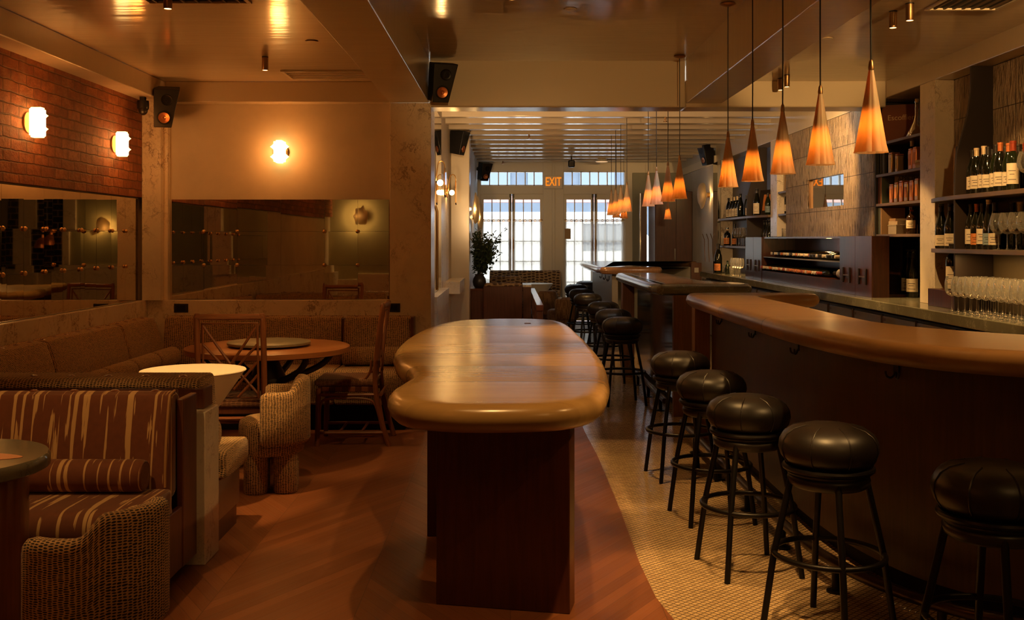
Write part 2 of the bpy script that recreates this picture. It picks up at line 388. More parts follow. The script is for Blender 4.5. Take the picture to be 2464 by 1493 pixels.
CREAM = (.66,.57,.44)
M = dict(
 plaster=m_plaster('plaster', CREAM), plaster_grey=m_plaster('grey_plaster', (.55,.52,.46), .5, .3), green=m_plaster('olive_panel', (.20,.19,.12), .45),
 lacquer=m_lacquer('ceiling_lacquer', (.60,.50,.37)), beam=m_lacquer('beam_lacquer', (.62,.53,.40), .22), joist=m_lacquer('joist_lacquer', (.56,.48,.38), .16),
 brick=m_brick('red_brick'), marble=m_marble('cream_marble', (.84,.73,.57), (.20,.12,.07), 2.2), post_marble=m_marble('post_marble', (.70,.60,.46), (.16,.10,.07), 3.4),
 stone=m_marble('green_stone', (.13,.125,.085), (.34,.32,.24), 5.0, .18), greystone=m_marble('grey_stone', (.17,.155,.11), (.06,.055,.045), 6.0, .1),
 floor=m_floorwood('floor_wood'), mosaic=m_mosaic('floor_mosaic'), tile=m_reltile('relief_tile'),
 darkwood=m_wood('dark_wood', (.075,.022,.009), (.14,.045,.018), .35, 'v'), redwood=m_wood('red_wood', (.11,.028,.012), (.20,.062,.025), .28, 'v', coat=.3), cabinetwood=m_wood('cabinet_wood', (.03,.009,.005), (.095,.026,.010), .3, 'v', coat=.12), slabwood=m_wood('slab_wood', (.05,.012,.006), (.095,.026,.011), .3, 'v'),
 tablewood=m_wood('table_wood', (.30,.105,.032), (.42,.16,.05), .32, 'u'), rattan=m_wood('rattan', (.17,.055,.018), (.30,.105,.036), .38, 'v', 3), frontwood=m_wood('bar_front', (.045,.02,.011), (.085,.036,.018), .38, 'v'), postwood=m_wood('post_wood', (.10,.038,.017), (.19,.075,.03), .35, 'v'),
  fabric=m_fabric('dash_fabric', (.66,.41,.18), (.012,.008,.007)), fabric_far=m_fabric('scallop_fabric', (.50,.33,.16), (.09,.045,.02), .075, .05), fabric_plain=m_fabric('ribbed_fabric', (.36,.20,.09), (.20,.10,.045), .02, .3), ikat=m_ikat('ikat_velvet'),
 leather=m_leather('black_leather', (.012,.0085,.007), .4), blackmetal=plain('black_metal', (.012,.010,.009), .38, .6), black=plain('black_plastic', (.008,.007,.007), .4), blackmatte=plain('black_matte', (.006,.005,.005), .9),
 copper=plain('copper', (.70,.27,.12), .3, .9), brass=plain('brass', (.60,.36,.13), .28, 1.0), bronze=plain('bronze', (.40,.24,.12), .38, 1.0), steel=plain('brushed_steel', (.40,.36,.31), .42, .8), chrome=plain('chrome', (.7,.68,.64), .12, 1.0),
 mirror=plain('mirror', (.70,.64,.54), .015, 1.0), leafstone=m_translucent('sconce_leaf', (.80,.70,.54), .5, .5), polished=plain('polished_steel', (.46,.40,.33), .11, 1.0), satin=plain('satin_steel', (.27,.24,.185), .45, .35), glass=m_glass('clear_glass', (.98,.97,.94), 1.0, .42, .03, .08), window=m_glass('window_glass', (.93,.96,.98), .8), wine=plain('dark_bottle_glass', (.006,.007,.004), .07, 0, spec=.7), greenglass=plain('green_bottle_glass', (.010,.016,.006), .08, 0, spec=.7), amber=plain('amber_bottle_glass', (.03,.012,.004), .08, 0, spec=.7),
 paper=plain('label_paper', (.72,.62,.47), .7), paper_o=plain('orange_paper', (.62,.22,.06), .6), paper_b=plain('blue_paper', (.22,.30,.34), .6), capr=plain('red_capsule', (.32,.05,.02), .35, .3), capo=plain('orange_capsule', (.55,.17,.05), .35, .3), capw=plain('cream_capsule', (.66,.52,.34), .4, .2), capb=plain('dark_capsule', (.03,.025,.022), .35, .3),
 white=plain('white_stone', (.80,.70,.55), .5), whitepaint=plain('white_paint', (.66,.60,.50), .35), terracotta=plain('terracotta', (.45,.14,.05), .35), ink=plain('ink', (.05,.035,.025), .7), gold=plain('gold_print', (.70,.47,.24), .4, .3),
 curtain=m_translucent('curtain_linen', (.86,.79,.68), .6, .9, None, .26), shade=m_translucent('porcelain_shade', (.74,.60,.42), .42, .4, (.80,.27,.045)),
 leaf=plain('leaf', (.035,.055,.022), .4), stem=plain('twig', (.06,.04,.025), .7), road=plain('asphalt', (.25,.25,.26), .9), facade=m_plaster('street_facade', (.09,.11,.14), .8), darkglass=plain('dark_window', (.10,.13,.18), .1), pink=plain('rail_red', (.35,.17,.15), .6), vanwhite=plain('van_white', (.8,.8,.8), .3),
 shelfwood=m_wood('shelf_wood', (.10,.062,.035), (.16,.10,.055), .4, 'u'), olive=m_plaster('niche_olive', (.13,.10,.055), .4), divider=m_plaster('divider_brown', (.024,.013,.008), .5), darkback=plain('bookcase_black', (.03,.028,.024), .5), frame=plain('frame_black', (.02,.012,.008), .4),
 em_sconce=m_emit('sconce_glow', (1.0,.55,.16), 9.0), em_spot=m_emit('spot_lens', (1.0,.62,.24), 8.0), em_bulb=m_emit('bulb_glow', (1.0,.55,.18), 30.0), em_exit=m_emit('exit_letters', (1.0,.22,.01), 1.3), em_pend=m_emit('pendant_bulb', (1.0,.5,.15), 14.0),
)
AMB = (1.0, .285, .042); AMB2 = (1.0, .55, .175)
# ================================================================== THE SETTING
ZL, ZM, ZR = 2.81, 2.99, 2.82
YB = 8.75; RX = 3.13
# floors
wood_edge = [(.66,-2.6),(.68,3.75),(.66,4.0),(.61,4.35),(.60,4.8),(.61,5.7),(.605,7.2),(.58,8.1),(.58,19.2)]
struct('floor', MB().prism([(-3.4,-2.6)]+wood_edge+[(-3.4,19.2)], -.06, 0), M['floor'])
struct('floor_mosaic', MB().prism([(x, y) for x, y in wood_edge]+[(3.8,19.2),(3.8,-2.6)], -.06, 0), M['mosaic'])
# ceilings
struct('ceiling_left', MB().box(-3.4,-1.0,-2.6,8.9,ZL,ZL+.05), M['lacquer'])
struct('ceiling_middle', MB().box(-1.0,1.76,-2.6,8.9,ZM,ZM+.05), M['lacquer'])
struct('ceiling_right', MB().box(1.76,3.8,-2.6,8.9,ZR,ZR+.05), M['lacquer'])
struct('ceiling_far', MB().box(-1.2,3.8,8.95,19.2,3.16,3.2), M['plaster'])
# beams
struct('trim_1', MB().box(-1.003,-.675,-2.5,8.65,2.64,3.03), M['beam'], .006, 'painted ceiling beam left of the communal table')
struct('trim_2', MB().box(1.46,1.76,-2.5,8.65,2.635,3.03), M['beam'], .006, 'painted ceiling beam over the bar')
struct('trim_3', MB().box(-.675,1.46,8.65,8.95,2.604,3.03).box(1.46,3.13,8.65,8.95,2.604,2.83), M['beam'], .012, 'painted cross beam before the joisted ceiling')
mb = MB()
struct('trim_4', MB().box(-3.3,-2.86,-.6,8.75,2.65,2.81).box(-2.86,-1.003,8.6,8.75,2.64,2.81), M['beam'], .006, 'dropped soffit along the left room')
for k in range(16):
    y = 9.25+k*.663
    struct('trim_%d' % (5+k), MB().box(-.8,3.2,y-.07,y+.07,2.90,3.17), M['joist'], .012, 'painted ceiling joist of the far room')
# left room walls
struct('wall_left', MB().box(-3.3,-3.09,-.6,8.9,0,2.82), M['plaster'])
struct('wall_left_brick', MB().box(-3.09,-3.05,-.6,8.60,1.85,2.65), M['brick'])
struct('trim_30', MB().box(-3.09,-3.02,-.6,8.65,.42,.995), M['marble'], .003, 'marble ledge below the left mirror')
struct('wall_back', MB().box(-3.2,-.78,8.75,9.0,0,2.82), M['plaster'])
struct('trim_31', MB().box(-3.05,-1.003,8.65,8.75,.42,.995), M['marble'], .003, 'marble ledge below the back mirror')
struct('trim_32', MB().box(-3.05,-2.895,8.60,8.75,.995,2.65).box(-2.895,-2.862,8.68,8.75,.995,2.65), M['marble'], .003, 'marble pilaster in the brick corner')
struct('trim_33', MB().box(-1.003,-.66,8.65,9.05,0,2.64), M['marble'], .003, 'marble pier beside the communal table')
# near wall of the booth area (only seen in the mirrors) and the room behind the camera
struct('wall_near', MB().box(-3.3,-.95,-.75,-.55,.86,2.82), m_plaster('olive_near', (.34,.31,.17), .45))
struct('wall_near_marble', MB().box(-3.3,-.95,-.75,-.5,0,.86).box(-1.25,-.95,-.75,-.45,.86,2.82), M['marble'], .003)
struct('wall_front', MB().box(-1.1,3.9,-2.75,-2.6,0,3.05), M['plaster'])
struct('wall_front_panel', MB().box(-.9,2.3,-2.6,-2.57,1.0,2.9), m_plaster('olive_front', (.34,.31,.17), .45))
lt_ = NT('lattice'); lb_ = lt_.n('TexBrick', {'Vector': lt_.uv(), 'Color1': (.012,.012,.014), 'Color2': (.02,.02,.024), 'Mortar': (.28,.2,.1), 'Scale': 1.0, 'Mortar Size': .008, 'Brick Width': .22, 'Row Height': .12})
struct('wall_front_lattice', MB().box(2.55,3.1,-2.6,-2.57,.9,2.9).box(3.35,3.6,-2.6,-2.57,.9,2.9), lt_.pbr(col=lb_.outputs[0], rough=.15))
struct('wall_front_marble', MB().box(2.3,2.55,-2.6,-2.54,0,2.9).box(3.1,3.35,-2.6,-2.54,0,2.9).box(-.9,2.3,-2.6,-2.55,0,1.0), M['marble'])
struct('wall_front_side', MB().box(-1.1,-.95,-2.6,-.75,0,3.05), M['plaster'])
# passage and far room, left side
struct('wall_passage', MB().box(-1.0,-.78,9.05,13.7,0,3.17), M['plaster'])
struct('trim_34', MB().box(-1.0,-.54,13.7,14.1,0,3.17), M['beam'], .006, 'painted pilaster in the passage')
struct('wall_far_left', MB().box(-.9,-.60,14.1,19.2,0,3.17), M['plaster_grey'])
struct('trim_35', MB().box(-.78,-.775,11.15,13.1,0,2.25), M['marble'], 0, 'pale marble panel on the passage wall')
# window wall
Y0, Y1 = 19.0, 19.2
mb = MB()
def ww(x0, x1, z0, z1): mb.box(x0, x1, Y0, Y1, z0, z1)
D1 = (-.545, .60); D2 = (.975, 2.10)
ww(-1.0, D1[0], 0, 3.17); ww(D1[1], D2[0], 0, 3.17); ww(D2[1], 2.47, 0, 3.17); ww(2.63, 3.9, 0, 3.17); ww(2.47, 2.63, 0, .1); ww(2.47, 2.63, 2.3, 3.17)
for a, b in (D1, D2): ww(a, b, 2.335, 2.485); ww(a, b, 2.755, 3.17)
mb.box(D1[1]+.16, D1[1]+.215, 18.97, 19.0, 0, 2.9)
struct('wall_window', mb, M['whitepaint'], .004)
struct('wall_window_panel', MB().box(2.23,2.47,18.95,19.0,0,2.72).box(2.63,3.13,18.95,19.0,0,2.72).box(2.47,2.63,18.95,19.0,2.3,2.72), m_plaster('sage_panel', (.30,.30,.23), .5), .004)
struct('window_3', MB().box(2.47,2.63,19.1,19.105,.1,2.3), M['window'], 0, 'narrow glass slit beside the tall cabinet')
for i, (a, b) in enumerate((D1, D2)):
    # transom window
    w = struct('window_%d' % (i+1), MB().box(a, b, 19.10, 19.105, 2.485, 2.755), M['window'], 0, 'transom window above the %s pair of french doors' % ('left', 'right')[i])
    mb = MB(); n = 7
    for k in range(n+1):
        x = a+(b-a)*k/n; mb.box(x-.009, x+.009, 19.05, 19.14, 2.485, 2.755)
    mb.box(a, b, 19.05, 19.14, 2.485, 2.505); mb.box(a, b, 19.05, 19.14, 2.735, 2.755)
    mb.build('window_frame', M['whitepaint'], w)
    mid = (a+b)/2
    for j, (l, r_) in enumerate(((a, mid-.005), (mid+.005, b))):
        g0, g1 = l+.055, r_-.055
        d = MB(); d.box(l, g0, 19.06, 19.12, 0.01, 2.335); d.box(g1, r_, 19.06, 19.12, 0.01, 2.335); d.box(g0, g1, 19.06, 19.12, 0.01, .34); d.box(g0, g1, 19.06, 19.12, 2.235, 2.335)
        for k in (1, 2):
            x = g0+(g1-g0)*k/3; d.box(x-.009, x+.009, 19.065, 19.115, .34, 2.235)
        for z in (.72, 1.10, 1.47, 1.84): d.box(g0, g1, 19.065, 19.115, z-.009, z+.009)
        do = struct('door_%d' % (2*i+j+1), d, M['whitepaint'], 0, 'white french door leaf with glass panes')
        MB().box(g0, g1, 19.088, 19.092, .34, 2.235).build('pane', M['window'], do)
        hx = r_-.03 if j == 0 else l+.03
        MB().box(hx-.014, hx+.014, 19.045, 19.06, 1.28, 1.53).cyl((hx, 19.035, 0), .009, 1.33, 1.5, 8).build('door_handle', M['bronze'], do)
        hx2 = r_-.02 if j == 0 else l+.02
        MB().cyl((hx2, 19.04, 0), .008, 2.02, 2.33, 8).box(hx2-.02, hx2+.02, 19.03, 19.06, 2.27, 2.34).build('door_bolt', M['black'], do)
        # cafe curtain hung on a rod in front of the glass
        cx0, cx1 = l+.01, r_-.01
        ct = thing('cafe_curtain', 'white half curtain on the %s leaf of the %s french doors' % (('left', 'right')[j], ('left', 'right')[i]), 'curtain', ((l+r_)/2, 19.035, 0), 0, 'cafe curtains on the french doors')
        cm = MB(); nx = 40; rows = []
        for zz in (.30, .8, 1.3, 1.62, 1.80, 1.835):
            ring = []
            for k in range(nx+1):
                u = k/nx; x = cx0+(cx1-cx0)*u-(l+r_)/2
                y = .012*math.sin(u*PI*14+j)*(1 if zz < 1.8 else .6)-.0
                sc = zz+(.028*abs(math.sin(u*PI*6.0)) - .028 if zz > 1.82 else 0)
                ring.append((x, y+.0, sc))
            rows.append(ring)
        cm.loft(rows, False, None, False)
        cm.build('curtain_panel', M['curtain'], ct)
        MB().tube([(cx0-(l+r_)/2, 0, 1.86), (cx1-(l+r_)/2, 0, 1.86)], .008, 8).build('curtain_rod', M['brass'], ct)
        for k in range(6):
            x = cx0+(cx1-cx0)*(k+.5)/6-(l+r_)/2
            MB().tube([(x+.018*math.cos(q*PI/4), 0, 1.853+.02*math.sin(q*PI/4)) for q in range(8)], .004, 6, True).build('curtain_ring', M['brass'], ct)
# right side walls
struct('wall_right', MB().box(3.6,3.8,-2.6,15.8,0,2.85), M['olive'])
struct('wall_right_far', MB().box(RX,3.8,15.8,19.2,0,3.17), M['plaster_grey'])
struct('trim_36', MB().box(RX,3.7,8.65,8.95,2.68,2.85).box(RX,3.7,-2.6,8.65,2.68,2.85).box(RX,3.7,8.95,15.8,2.68,3.17), M['beam'], .006, 'painted header over the back bar niches')
struct('trim_37', MB().box(RX-.03,RX,15.8,19,2.66,2.78), M['whitepaint'], 0, 'frieze strip on the far right wall')
struct('trim_38', MB().box(RX,3.6,7.66,7.94,1.02,2.68), M['marble'], .003, 'marble pilaster beside the near back bar niche')
struct('trim_39', MB().box(RX,3.6,12.2,12.5,1.535,2.68), M['marble'], .003, 'marble pilaster beside the far back bar niche')
struct('trim_40', MB().box(RX,3.6,15.42,15.8,0,2.68), M['marble'], .003, 'pilaster at the far end of the back bar')
# relief tile panel, built round the mirror opening
tz0, tz1 = 1.53, 2.68
mb = MB().box(RX,3.55,8.94,9.76,tz0,tz1).box(RX,3.55,10.94,11.8,tz0,tz1).box(RX,3.55,9.76,10.94,tz0,1.825).box(RX,3.55,9.76,10.94,2.125,tz1)
struct('wall_tile', mb, M['tile'])
struct('wall_niche_near', MB().box(3.27,3.6,3.2,7.66,1.80,2.68), M['tile'])
struct('wall_niche_near_panel', MB().box(3.27,3.6,3.2,7.66,1.02,1.80), M['olive'])
struct('wall_niche_far', MB().box(3.30,3.6,12.5,15.42,1.02,2.68), M['divider'])
struct('wall_bookcase_back', MB().box(3.5,3.6,7.94,8.94,1.02,2.68).box(RX+.003,3.5,8.915,8.94,1.53,2.68).box(3.5,3.6,11.8,12.2,1.5,2.68), M['darkback'])
struct('wall_pilaster_mirror', MB().box(3.08,3.126,15.45,15.78,1.02,2.66), M['mirror'])
# exterior
struct('ground_outside', MB().box(-30,30,19.2,60,-.12,-.02), M['road'])
fb = thing('street_building', 'pale building across the street seen through the transom windows', 'building', (0, 42, 0))
MB().box(-25,25,0,1,0,14).build('facade', M['facade'], fb)
for k in range(14):
    for zz in (3.15, 5.6): MB().box(-14+k*2.1,-12.6+k*2.1,-.06,.02,zz,zz+1.5).build('window', M['darkglass'], fb)
MB().box(-25,25,-.3,0,4.75,5.0).build('cornice', M['whitepaint'], fb)
sh = thing('street_awning', 'red beam of a street shelter seen through the upper door panes', 'shelter', (0, 27, 0))
MB().box(-9,9,0,.35,2.47,2.64).build('beam', M['pink'], sh)
for x in (-3.2,-.9,1.1,2.6,5): MB().box(x-.07,x+.07,.1,.24,-.05,2.5).build('post', M['pink'], sh)
vn = thing('parked_van', 'white van parked outside beyond the door panes', 'van', (1.1, 23.2, 0))
van = [(-2.6,.35),(2.7,.35),(2.75,1.1),(2.2,1.35),(1.6,2.0),(1.2,2.12),(-2.5,2.12),(-2.62,1.9)]
T = Matrix(((1,0,0,0),(0,0,1,0),(0,1,0,0),(0,0,0,1)))
MB().prism(van, 0, 1.7, T).build('body', M['vanwhite'], vn, .06)
MB().prism([(.5,1.25),(1.85,1.25),(1.45,1.85),(.5,1.85)], -.012, .01, T).build('window', M['darkglass'], vn)
for x in (-1.7, 1.7):
    MB().lathe([(0,0),(.33,0),(.33,.2),(0,.2)], 20, M=Matrix.Translation((x,-.02,.31)) @ Matrix.Rotation(-PI/2, 4, 'X')).build('wheel', M['black'], vn)

# ------------------------------------------------------------------ mirrors
rm = random.Random(3)
def mirror_wall(name, label, cols, rows, fixed, axis):
    t = thing(name, label, 'mirror', (0,0,0))
    for i in range(len(cols)-1):
        for j in range(len(rows)-1):
            a, b, z0, z1 = cols[i]+.0008, cols[i+1]-.0008, rows[j]+.0008, rows[j+1]-.0008
            w, h = abs(b-a)/2, (z1-z0)/2; cxx, cz = (a+b)/2, (z0+z1)/2
            d = Matrix.Rotation(rm.uniform(-.0045, .0045), 4, 'Z') @ Matrix.Rotation(rm.uniform(-.003, .003), 4, 'X' if axis == 'x' else 'Y')
            if axis == 'x': MB().box(-w, w, -.003, .003, -h, h, Matrix.Translation((cxx, fixed, cz)) @ d).build('mirror_panel', M['mirror'], t)
            else: MB().box(-.003, .003, -w, w, -h, h, Matrix.Translation((fixed, cxx, cz)) @ d).build('mirror_panel', M['mirror'], t)
    return t
px2x = lambda p, y: (p-1228)*y/2500
cols = [px2x(p, 8.735) for p in (413,491,571,676,781,861,936)]
zr = [.998, 1.286, 1.568, 1.838]
mt = mirror_wall('panel_mirror', 'wall mirror of square panels on the back wall under the single sconce', cols, zr, 8.735, 'x')
knob = [(0,0),(.011,0),(.016,.006),(.016,.012),(.010,.019),(0,.021)]
for c in (cols[1], cols[2], cols[4], cols[5]):
    for z in zr[1:3]:
        MB().lathe(knob, 14, M=Matrix.Translation((c, 8.73, z)) @ Matrix.Rotation(PI/2, 4, 'X')).build('mirror_knob', M['brass'], mt)
ycol = [8.58-.288*k for k in range(16)][::-1]
ml = mirror_wall('panel_mirror', 'wall mirror of square panels along the left wall under the brick', ycol, zr, -3.078, 'y')
for c in ycol[5:-1]:
    for z in zr[1:3]:
        MB().lathe(knob, 14, M=Matrix.Translation((-3.074, c, z)) @ Matrix.Rotation(PI/2, 4, 'Y')).build('mirror_knob', M['brass'], ml)
bm_ = thing('bar_mirror', 'small mirror set in the bronze relief tile wall', 'mirror', (3.16, 10.35, 1.975))
MB().box(0,.01,-.58,.58,-.148,.148).build('mirror_glass', M['mirror'], bm_)
MB().box(-.02,.0,-.59,-.565,-.15,.15).build('mirror_edge', M['bronze'], bm_); MB().box(-.02,0,.565,.59,-.15,.15).build('mirror_edge', M['bronze'], bm_)
# black outlet plates
def outlet(label, loc, ax, w=.118, h=.073):
    t = thing('outlet_plate', label, 'outlet', loc, 0)
    if ax == 'y': pl_ = MB().box(-w/2,w/2,-.006,0,-h/2,h/2).build('plate', M['black'], t, .002); MB().box(-w*.3,w*.3,-.008,-.006,-h*.3,h*.3).build('socket', M['blackmatte'], pl_)
    else: pl_ = MB().box(-.006,0,-w/2,w/2,-h/2,h/2).build('plate', M['black'], t, .002); MB().box(-.008,-.006,-w*.3,w*.3,-h*.3,h*.3).build('socket', M['blackmatte'], pl_)
outlet('black outlet plate on the marble ledge near the brick corner', (px2x(436,8.65), 8.65, 1.5-(742-577)/289), 'y')
outlet('black outlet plate on the marble beside the rattan chair seen sideways', (px2x(946,8.65), 8.649, 1.5-(741-577)/289), 'y')
# ================================================================== LAMPS AND CEILING FITTINGS
def wall_sconce(label, loc, rz):
    t = thing('wall_sconce', label, 'wall lamp', loc, rz, 'lit glass sconces of the left room')
    # local: wall is at y=0, lamp stands out towards -y
    MB().lathe([(0,0),(.068,0),(.068,.012),(.06,.018),(0,.018)], 28, M=Matrix.Rotation(PI/2, 4, 'X')).build('back_plate', M['bronze'], t)
    b = MB().box(-.045,.045,-.10,-.03,-.085,.085)
    b.box(-.026,.026,-.10,-.03,.085,.095).box(-.026,.026,-.10,-.03,-.095,-.085)
    b.build('glass_block', M['em_sconce'], t, .006)
    for sx in (-1, 1):
        for sz in (-1, 1):
            MB().lathe([(0,0),(.030,.0),(.022,.010),(.010,.022),(0,.036)], 16, M=Matrix.Translation((sx*.044,-.065,sz*.042)) @ Matrix.Rotation(sx*PI/2, 4, 'Y')).build('glass_stud', M['em_sconce'], t)
    for sz in (-1, 1):
        MB().lathe([(0,0),(.030,.0),(.022,.010),(.010,.020),(0,.034)], 16, M=Matrix.Translation((0,-.10,sz*.042)) @ Matrix.Rotation(PI/2, 4, 'X')).build('glass_stud', M['em_sconce'], t)
    lamp('sconce_light', 'POINT', (0,-.17,0), 4.2, AMB, t, .05)
    return t
wall_sconce('lit glass sconce on the brick wall nearest the camera', (-3.05, 6.56, 2.24), PI/2)
wall_sconce('lit glass sconce on the brick wall beside the corner pilaster', (-3.05, 7.99, 2.235), PI/2)
wall_sconce('lit glass sconce glowing on the plain plaster back wall', (px2x(677,8.75), 8.75, 2.235), 0)

def spotlight(label, loc, aim, en, ang=46, tilt=True, sz=.022, group='cylinder ceiling spotlights'):
    t = thing('ceiling_spotlight', label, 'spotlight', loc, 0, group)
    hs = MB().lathe([(.0225,0),(.0225,-.092),(.0195,-.097),(.0195,-.09),(.0185,-.012),(0,-.012),(0,-.002),(.0225,0)], 24); hs = hs.build('housing', M['bronze'], t)
    MB().lathe([(0,-.0935),(.0195,-.0945),(.0195,-.09),(0,-.09)], 20).build('lens', M['em_spot'], hs)
    MB().cyl((0,0,0), .0235, -.006, 0, 20).build('collar', M['black'], t)
    lamp('spot_light', 'SPOT', (0,0,-.105), en, AMB2, t, sz, ang, .35, Vector(aim)-Vector(loc)+Vector((0,0,-.0)))
    return t
spotlight('bronze cylinder spotlight above the white cone table, cut by the picture top', (-1.80,5.46,ZL), (-1.82,5.85,.7), 190, 34)
spotlight('bronze cylinder spotlight above the round wood dining table', (-1.756,7.44,ZL), (-1.45,7.45,.6), 60, 44)
spotlight('bronze cylinder spotlight right of the pendants, left of the near pair', (2.21,6.0,ZR), (1.75,6.2,1.2), 110, 74)
spotlight('bronze cylinder spotlight right of the pendants, right of the near pair', (2.23,5.80,ZR), (3.1,6.6,1.3), 120, 62)
spotlight('bronze cylinder spotlight over the back bar tile wall, left of the far pair', (2.21,8.50,ZR), (3.05,8.6,1.0), 110, 52)
spotlight('bronze cylinder spotlight over the back bar tile wall, right of the far pair', (2.215,8.32,ZR), (3.0,7.9,1.0), 110, 52)
spotlight('bronze cylinder spotlight above the middle of the communal table', (.01,6.02,ZM), (0.0,6.0,.9), 60, 60)
# further unseen ceiling spots; those with a comment are added for brightness
def hidden_spot(loc, aim, en, ang): lamp('unseen_spot', 'SPOT', loc, en, AMB2, None, .025, ang, .3, aim)
hidden_spot((-1.9,3.45,ZL-.1), (-1.85,3.85,.7), 62, 56)
hidden_spot((-.45,3.3,ZL-.1-.15), (-.85,4.1,0), 6, 62)
hidden_spot((2.22,3.4,ZR-.1), (1.5,4.25,1.5), 105, 66)
hidden_spot((.62,4.9,ZM-.1), (.72,5.0,0), 120, 38)
hidden_spot((.62,6.2,ZM-.1), (.75,6.7,0), 130, 40)
hidden_spot((.66,10.6,3.1), (.72,9.9,0), 150, 46)  # added between the joists to brighten the far mosaic
hidden_spot((.66,13.4,3.1), (.8,13.0,0), 120, 46)  # unseen, added for the mosaic beside the far bar
hidden_spot((2.3,4.5,ZR-.1), (3.27,5.95,2.25), 45, 75)  # added to lift the relief tile of the near niche
hidden_spot((.0,3.1,ZM-.1), (.0,3.95,.9), 120, 50)
hidden_spot((.75,3.2,ZM-.1), (.8,4.25,0), 260, 27)
hidden_spot((-1.05,5.3,ZL-.3), (-1.15,6.2,.2), 50, 60)
# unseen fill lights added past the cross beam and behind the camera
for x in (-.35, 2.5): lamp('fill_spot', 'SPOT', (x, 9.02, 2.62), 45, (1,.60,.26), None, .06, 130, .6, (x, 15.5, 2.3))  # added to light the far joists and window wall
lamp('joist_fill', 'SPOT', (-.62,9.3,1.75), 260, (1,.58,.24), None, .08, 80, .7, (.7,12.4,3.1))  # unseen spot added to warm the joist faces
lamp('fill_spot', 'SPOT', (2.25,9.05,2.62), 150, AMB2, None, .03, 80, .5, (3.13,10.5,1.8))  # added fill aimed at the relief tile wall
lamp('ceiling_fill', 'SPOT', (.4,-1.8,2.3), 640, AMB2, None, .08, 17, .6, (.4,8.4,3.0))  # added to brighten the middle ceiling and cross beam
lamp('ceiling_fill', 'SPOT', (2.6,-1.5,2.25), 2000, AMB2, None, .08, 10, .6, (2.5,5.6,2.87))  # added fill grazing the right ceiling
lamp('room_fill', 'POINT', (-1.8,1.6,2.45), 8, AMB, None, .2)  # point fill without a fixture, added for the left room
lamp('room_fill', 'POINT', (1.9,1.2,2.5), 14, AMB2, None, .2)  # same kind of added point fill, right side

# ---- pendants
def fluted(r0, r1, z0, z1, n=9, seg=72, rows=10, th=.0022):
    mb = MB(); outer = []
    for i in range(rows+1):
        t_ = i/rows; z = z0+(z1-z0)*t_; r = r1+(r0-r1)*(1-t_)
        if t_ < .06: r += .003*(1-t_/.06)
        amp = .11*(1-t_*.6)
        outer.append([((r*(1+amp*(abs(math.cos(n*a/2))-.6)))*math.cos(a), (r*(1+amp*(abs(math.cos(n*a/2))-.6)))*math.sin(a), z) for a in (2*PI*k/seg for k in range(seg))])
    mb.loft(outer, True, None, False)
    return mb
PX, PZ = 1.368, 1.83
pend0 = thing('pendant_lamp', 'x', 'pendant lamp', (0,0,0), 0)
fluted(.059, .0085, 0, .318).build('lamp_shade', M['shade'], pend0)
MB().lathe([(0,.312),(.0095,.312),(.011,.322),(.0075,.345),(.004,.352),(0,.352)], 14).build('cap', M['bronze'], pend0)
MB().ball((0,0,.10), (.016,.016,.026), 12, 8).build('bulb', M['em_pend'], pend0)
MB().cyl((0,0,0), .026, .150, .215, 20, .019).build('socket', M['blackmetal'], pend0)
lamp('pendant_light', 'POINT', (0,0,.10), 2.2, AMB2, pend0, .02)
def cord(z_top, canopy):
    t = []
    t.append(MB().tube([(0,0,.35),(.0005,0,.6),(0,0,z_top)], .0032, 8))
    return t
def pendant(y, ztop, label, group, x=PX, canopy=False, first=[True]):
    if first[0]: p = pend0; first[0] = False; p.location = (x, y, PZ); p['label'] = label; p['group'] = group
    else:
        kids = [c for c in pend0.children if c.name.split('.')[0] in ('lamp_shade', 'cap', 'bulb', 'socket', 'pendant_light')]
        p = pend0.copy(); COL.objects.link(p); p.location = (x, y, PZ); p['label'] = label; p['group'] = group
        for c in kids:
            d = c.copy(); COL.objects.link(d); d.parent = p
    p.rotation_euler = (0, 0, y*2.1)
    MB().tube([(0,0,.35),(.0015,.001,(ztop-PZ)*.5),(0,0,ztop-PZ)], .0034, 8).build('cord', M['black'], p)
    if canopy: MB().lathe([(0,0),(.042,0),(.05,-.008),(.045,-.014),(.012,-.026),(0,-.026)], 24, (0,0,ztop-PZ)).build('canopy', M['bronze'], p)
    return p
g1, g2, g3, g4 = ('pendants over the near bar', 'pendants over the marble bar', 'pendants over the far bar', 'pendants behind the far bar')
ords = ['nearest and largest', 'second nearest', 'third nearest', 'fourth nearest', 'fifth nearest']
for k, y in enumerate((3.94,4.585,5.22,5.87,6.53)): pendant(y, ZM, '%s fluted cone pendant of the row over the near bar' % ords[k], g1, canopy=True)
pendant(8.4, ZM, 'fluted cone pendant with its canopy hung just before the cross beam', g2, canopy=True)
for k, y in enumerate((9.02,9.72,10.3)): pendant(y, 3.16, '%s of the three fluted cone pendants just behind the cross beam' % ('nearest', 'middle', 'farthest')[k], g2)
for k, y in enumerate((12.2,12.86,13.5,14.07)): pendant(y, 3.16, '%s fluted cone pendant of the distant cluster before the right french doors' % ords[k].replace('nearest and largest', 'nearest'), g3)
pendant(15.6, 3.16, 'small fluted cone pendant half hidden behind the distant cluster, on its left', g4, x=1.59)
pendant(16.2, 3.16, 'small fluted cone pendant half hidden behind the distant cluster, on its right', g4, x=1.77)
pendant(16.9, 3.16, 'lone small fluted cone pendant before the tall dark wood cabinet', g4, x=2.56)

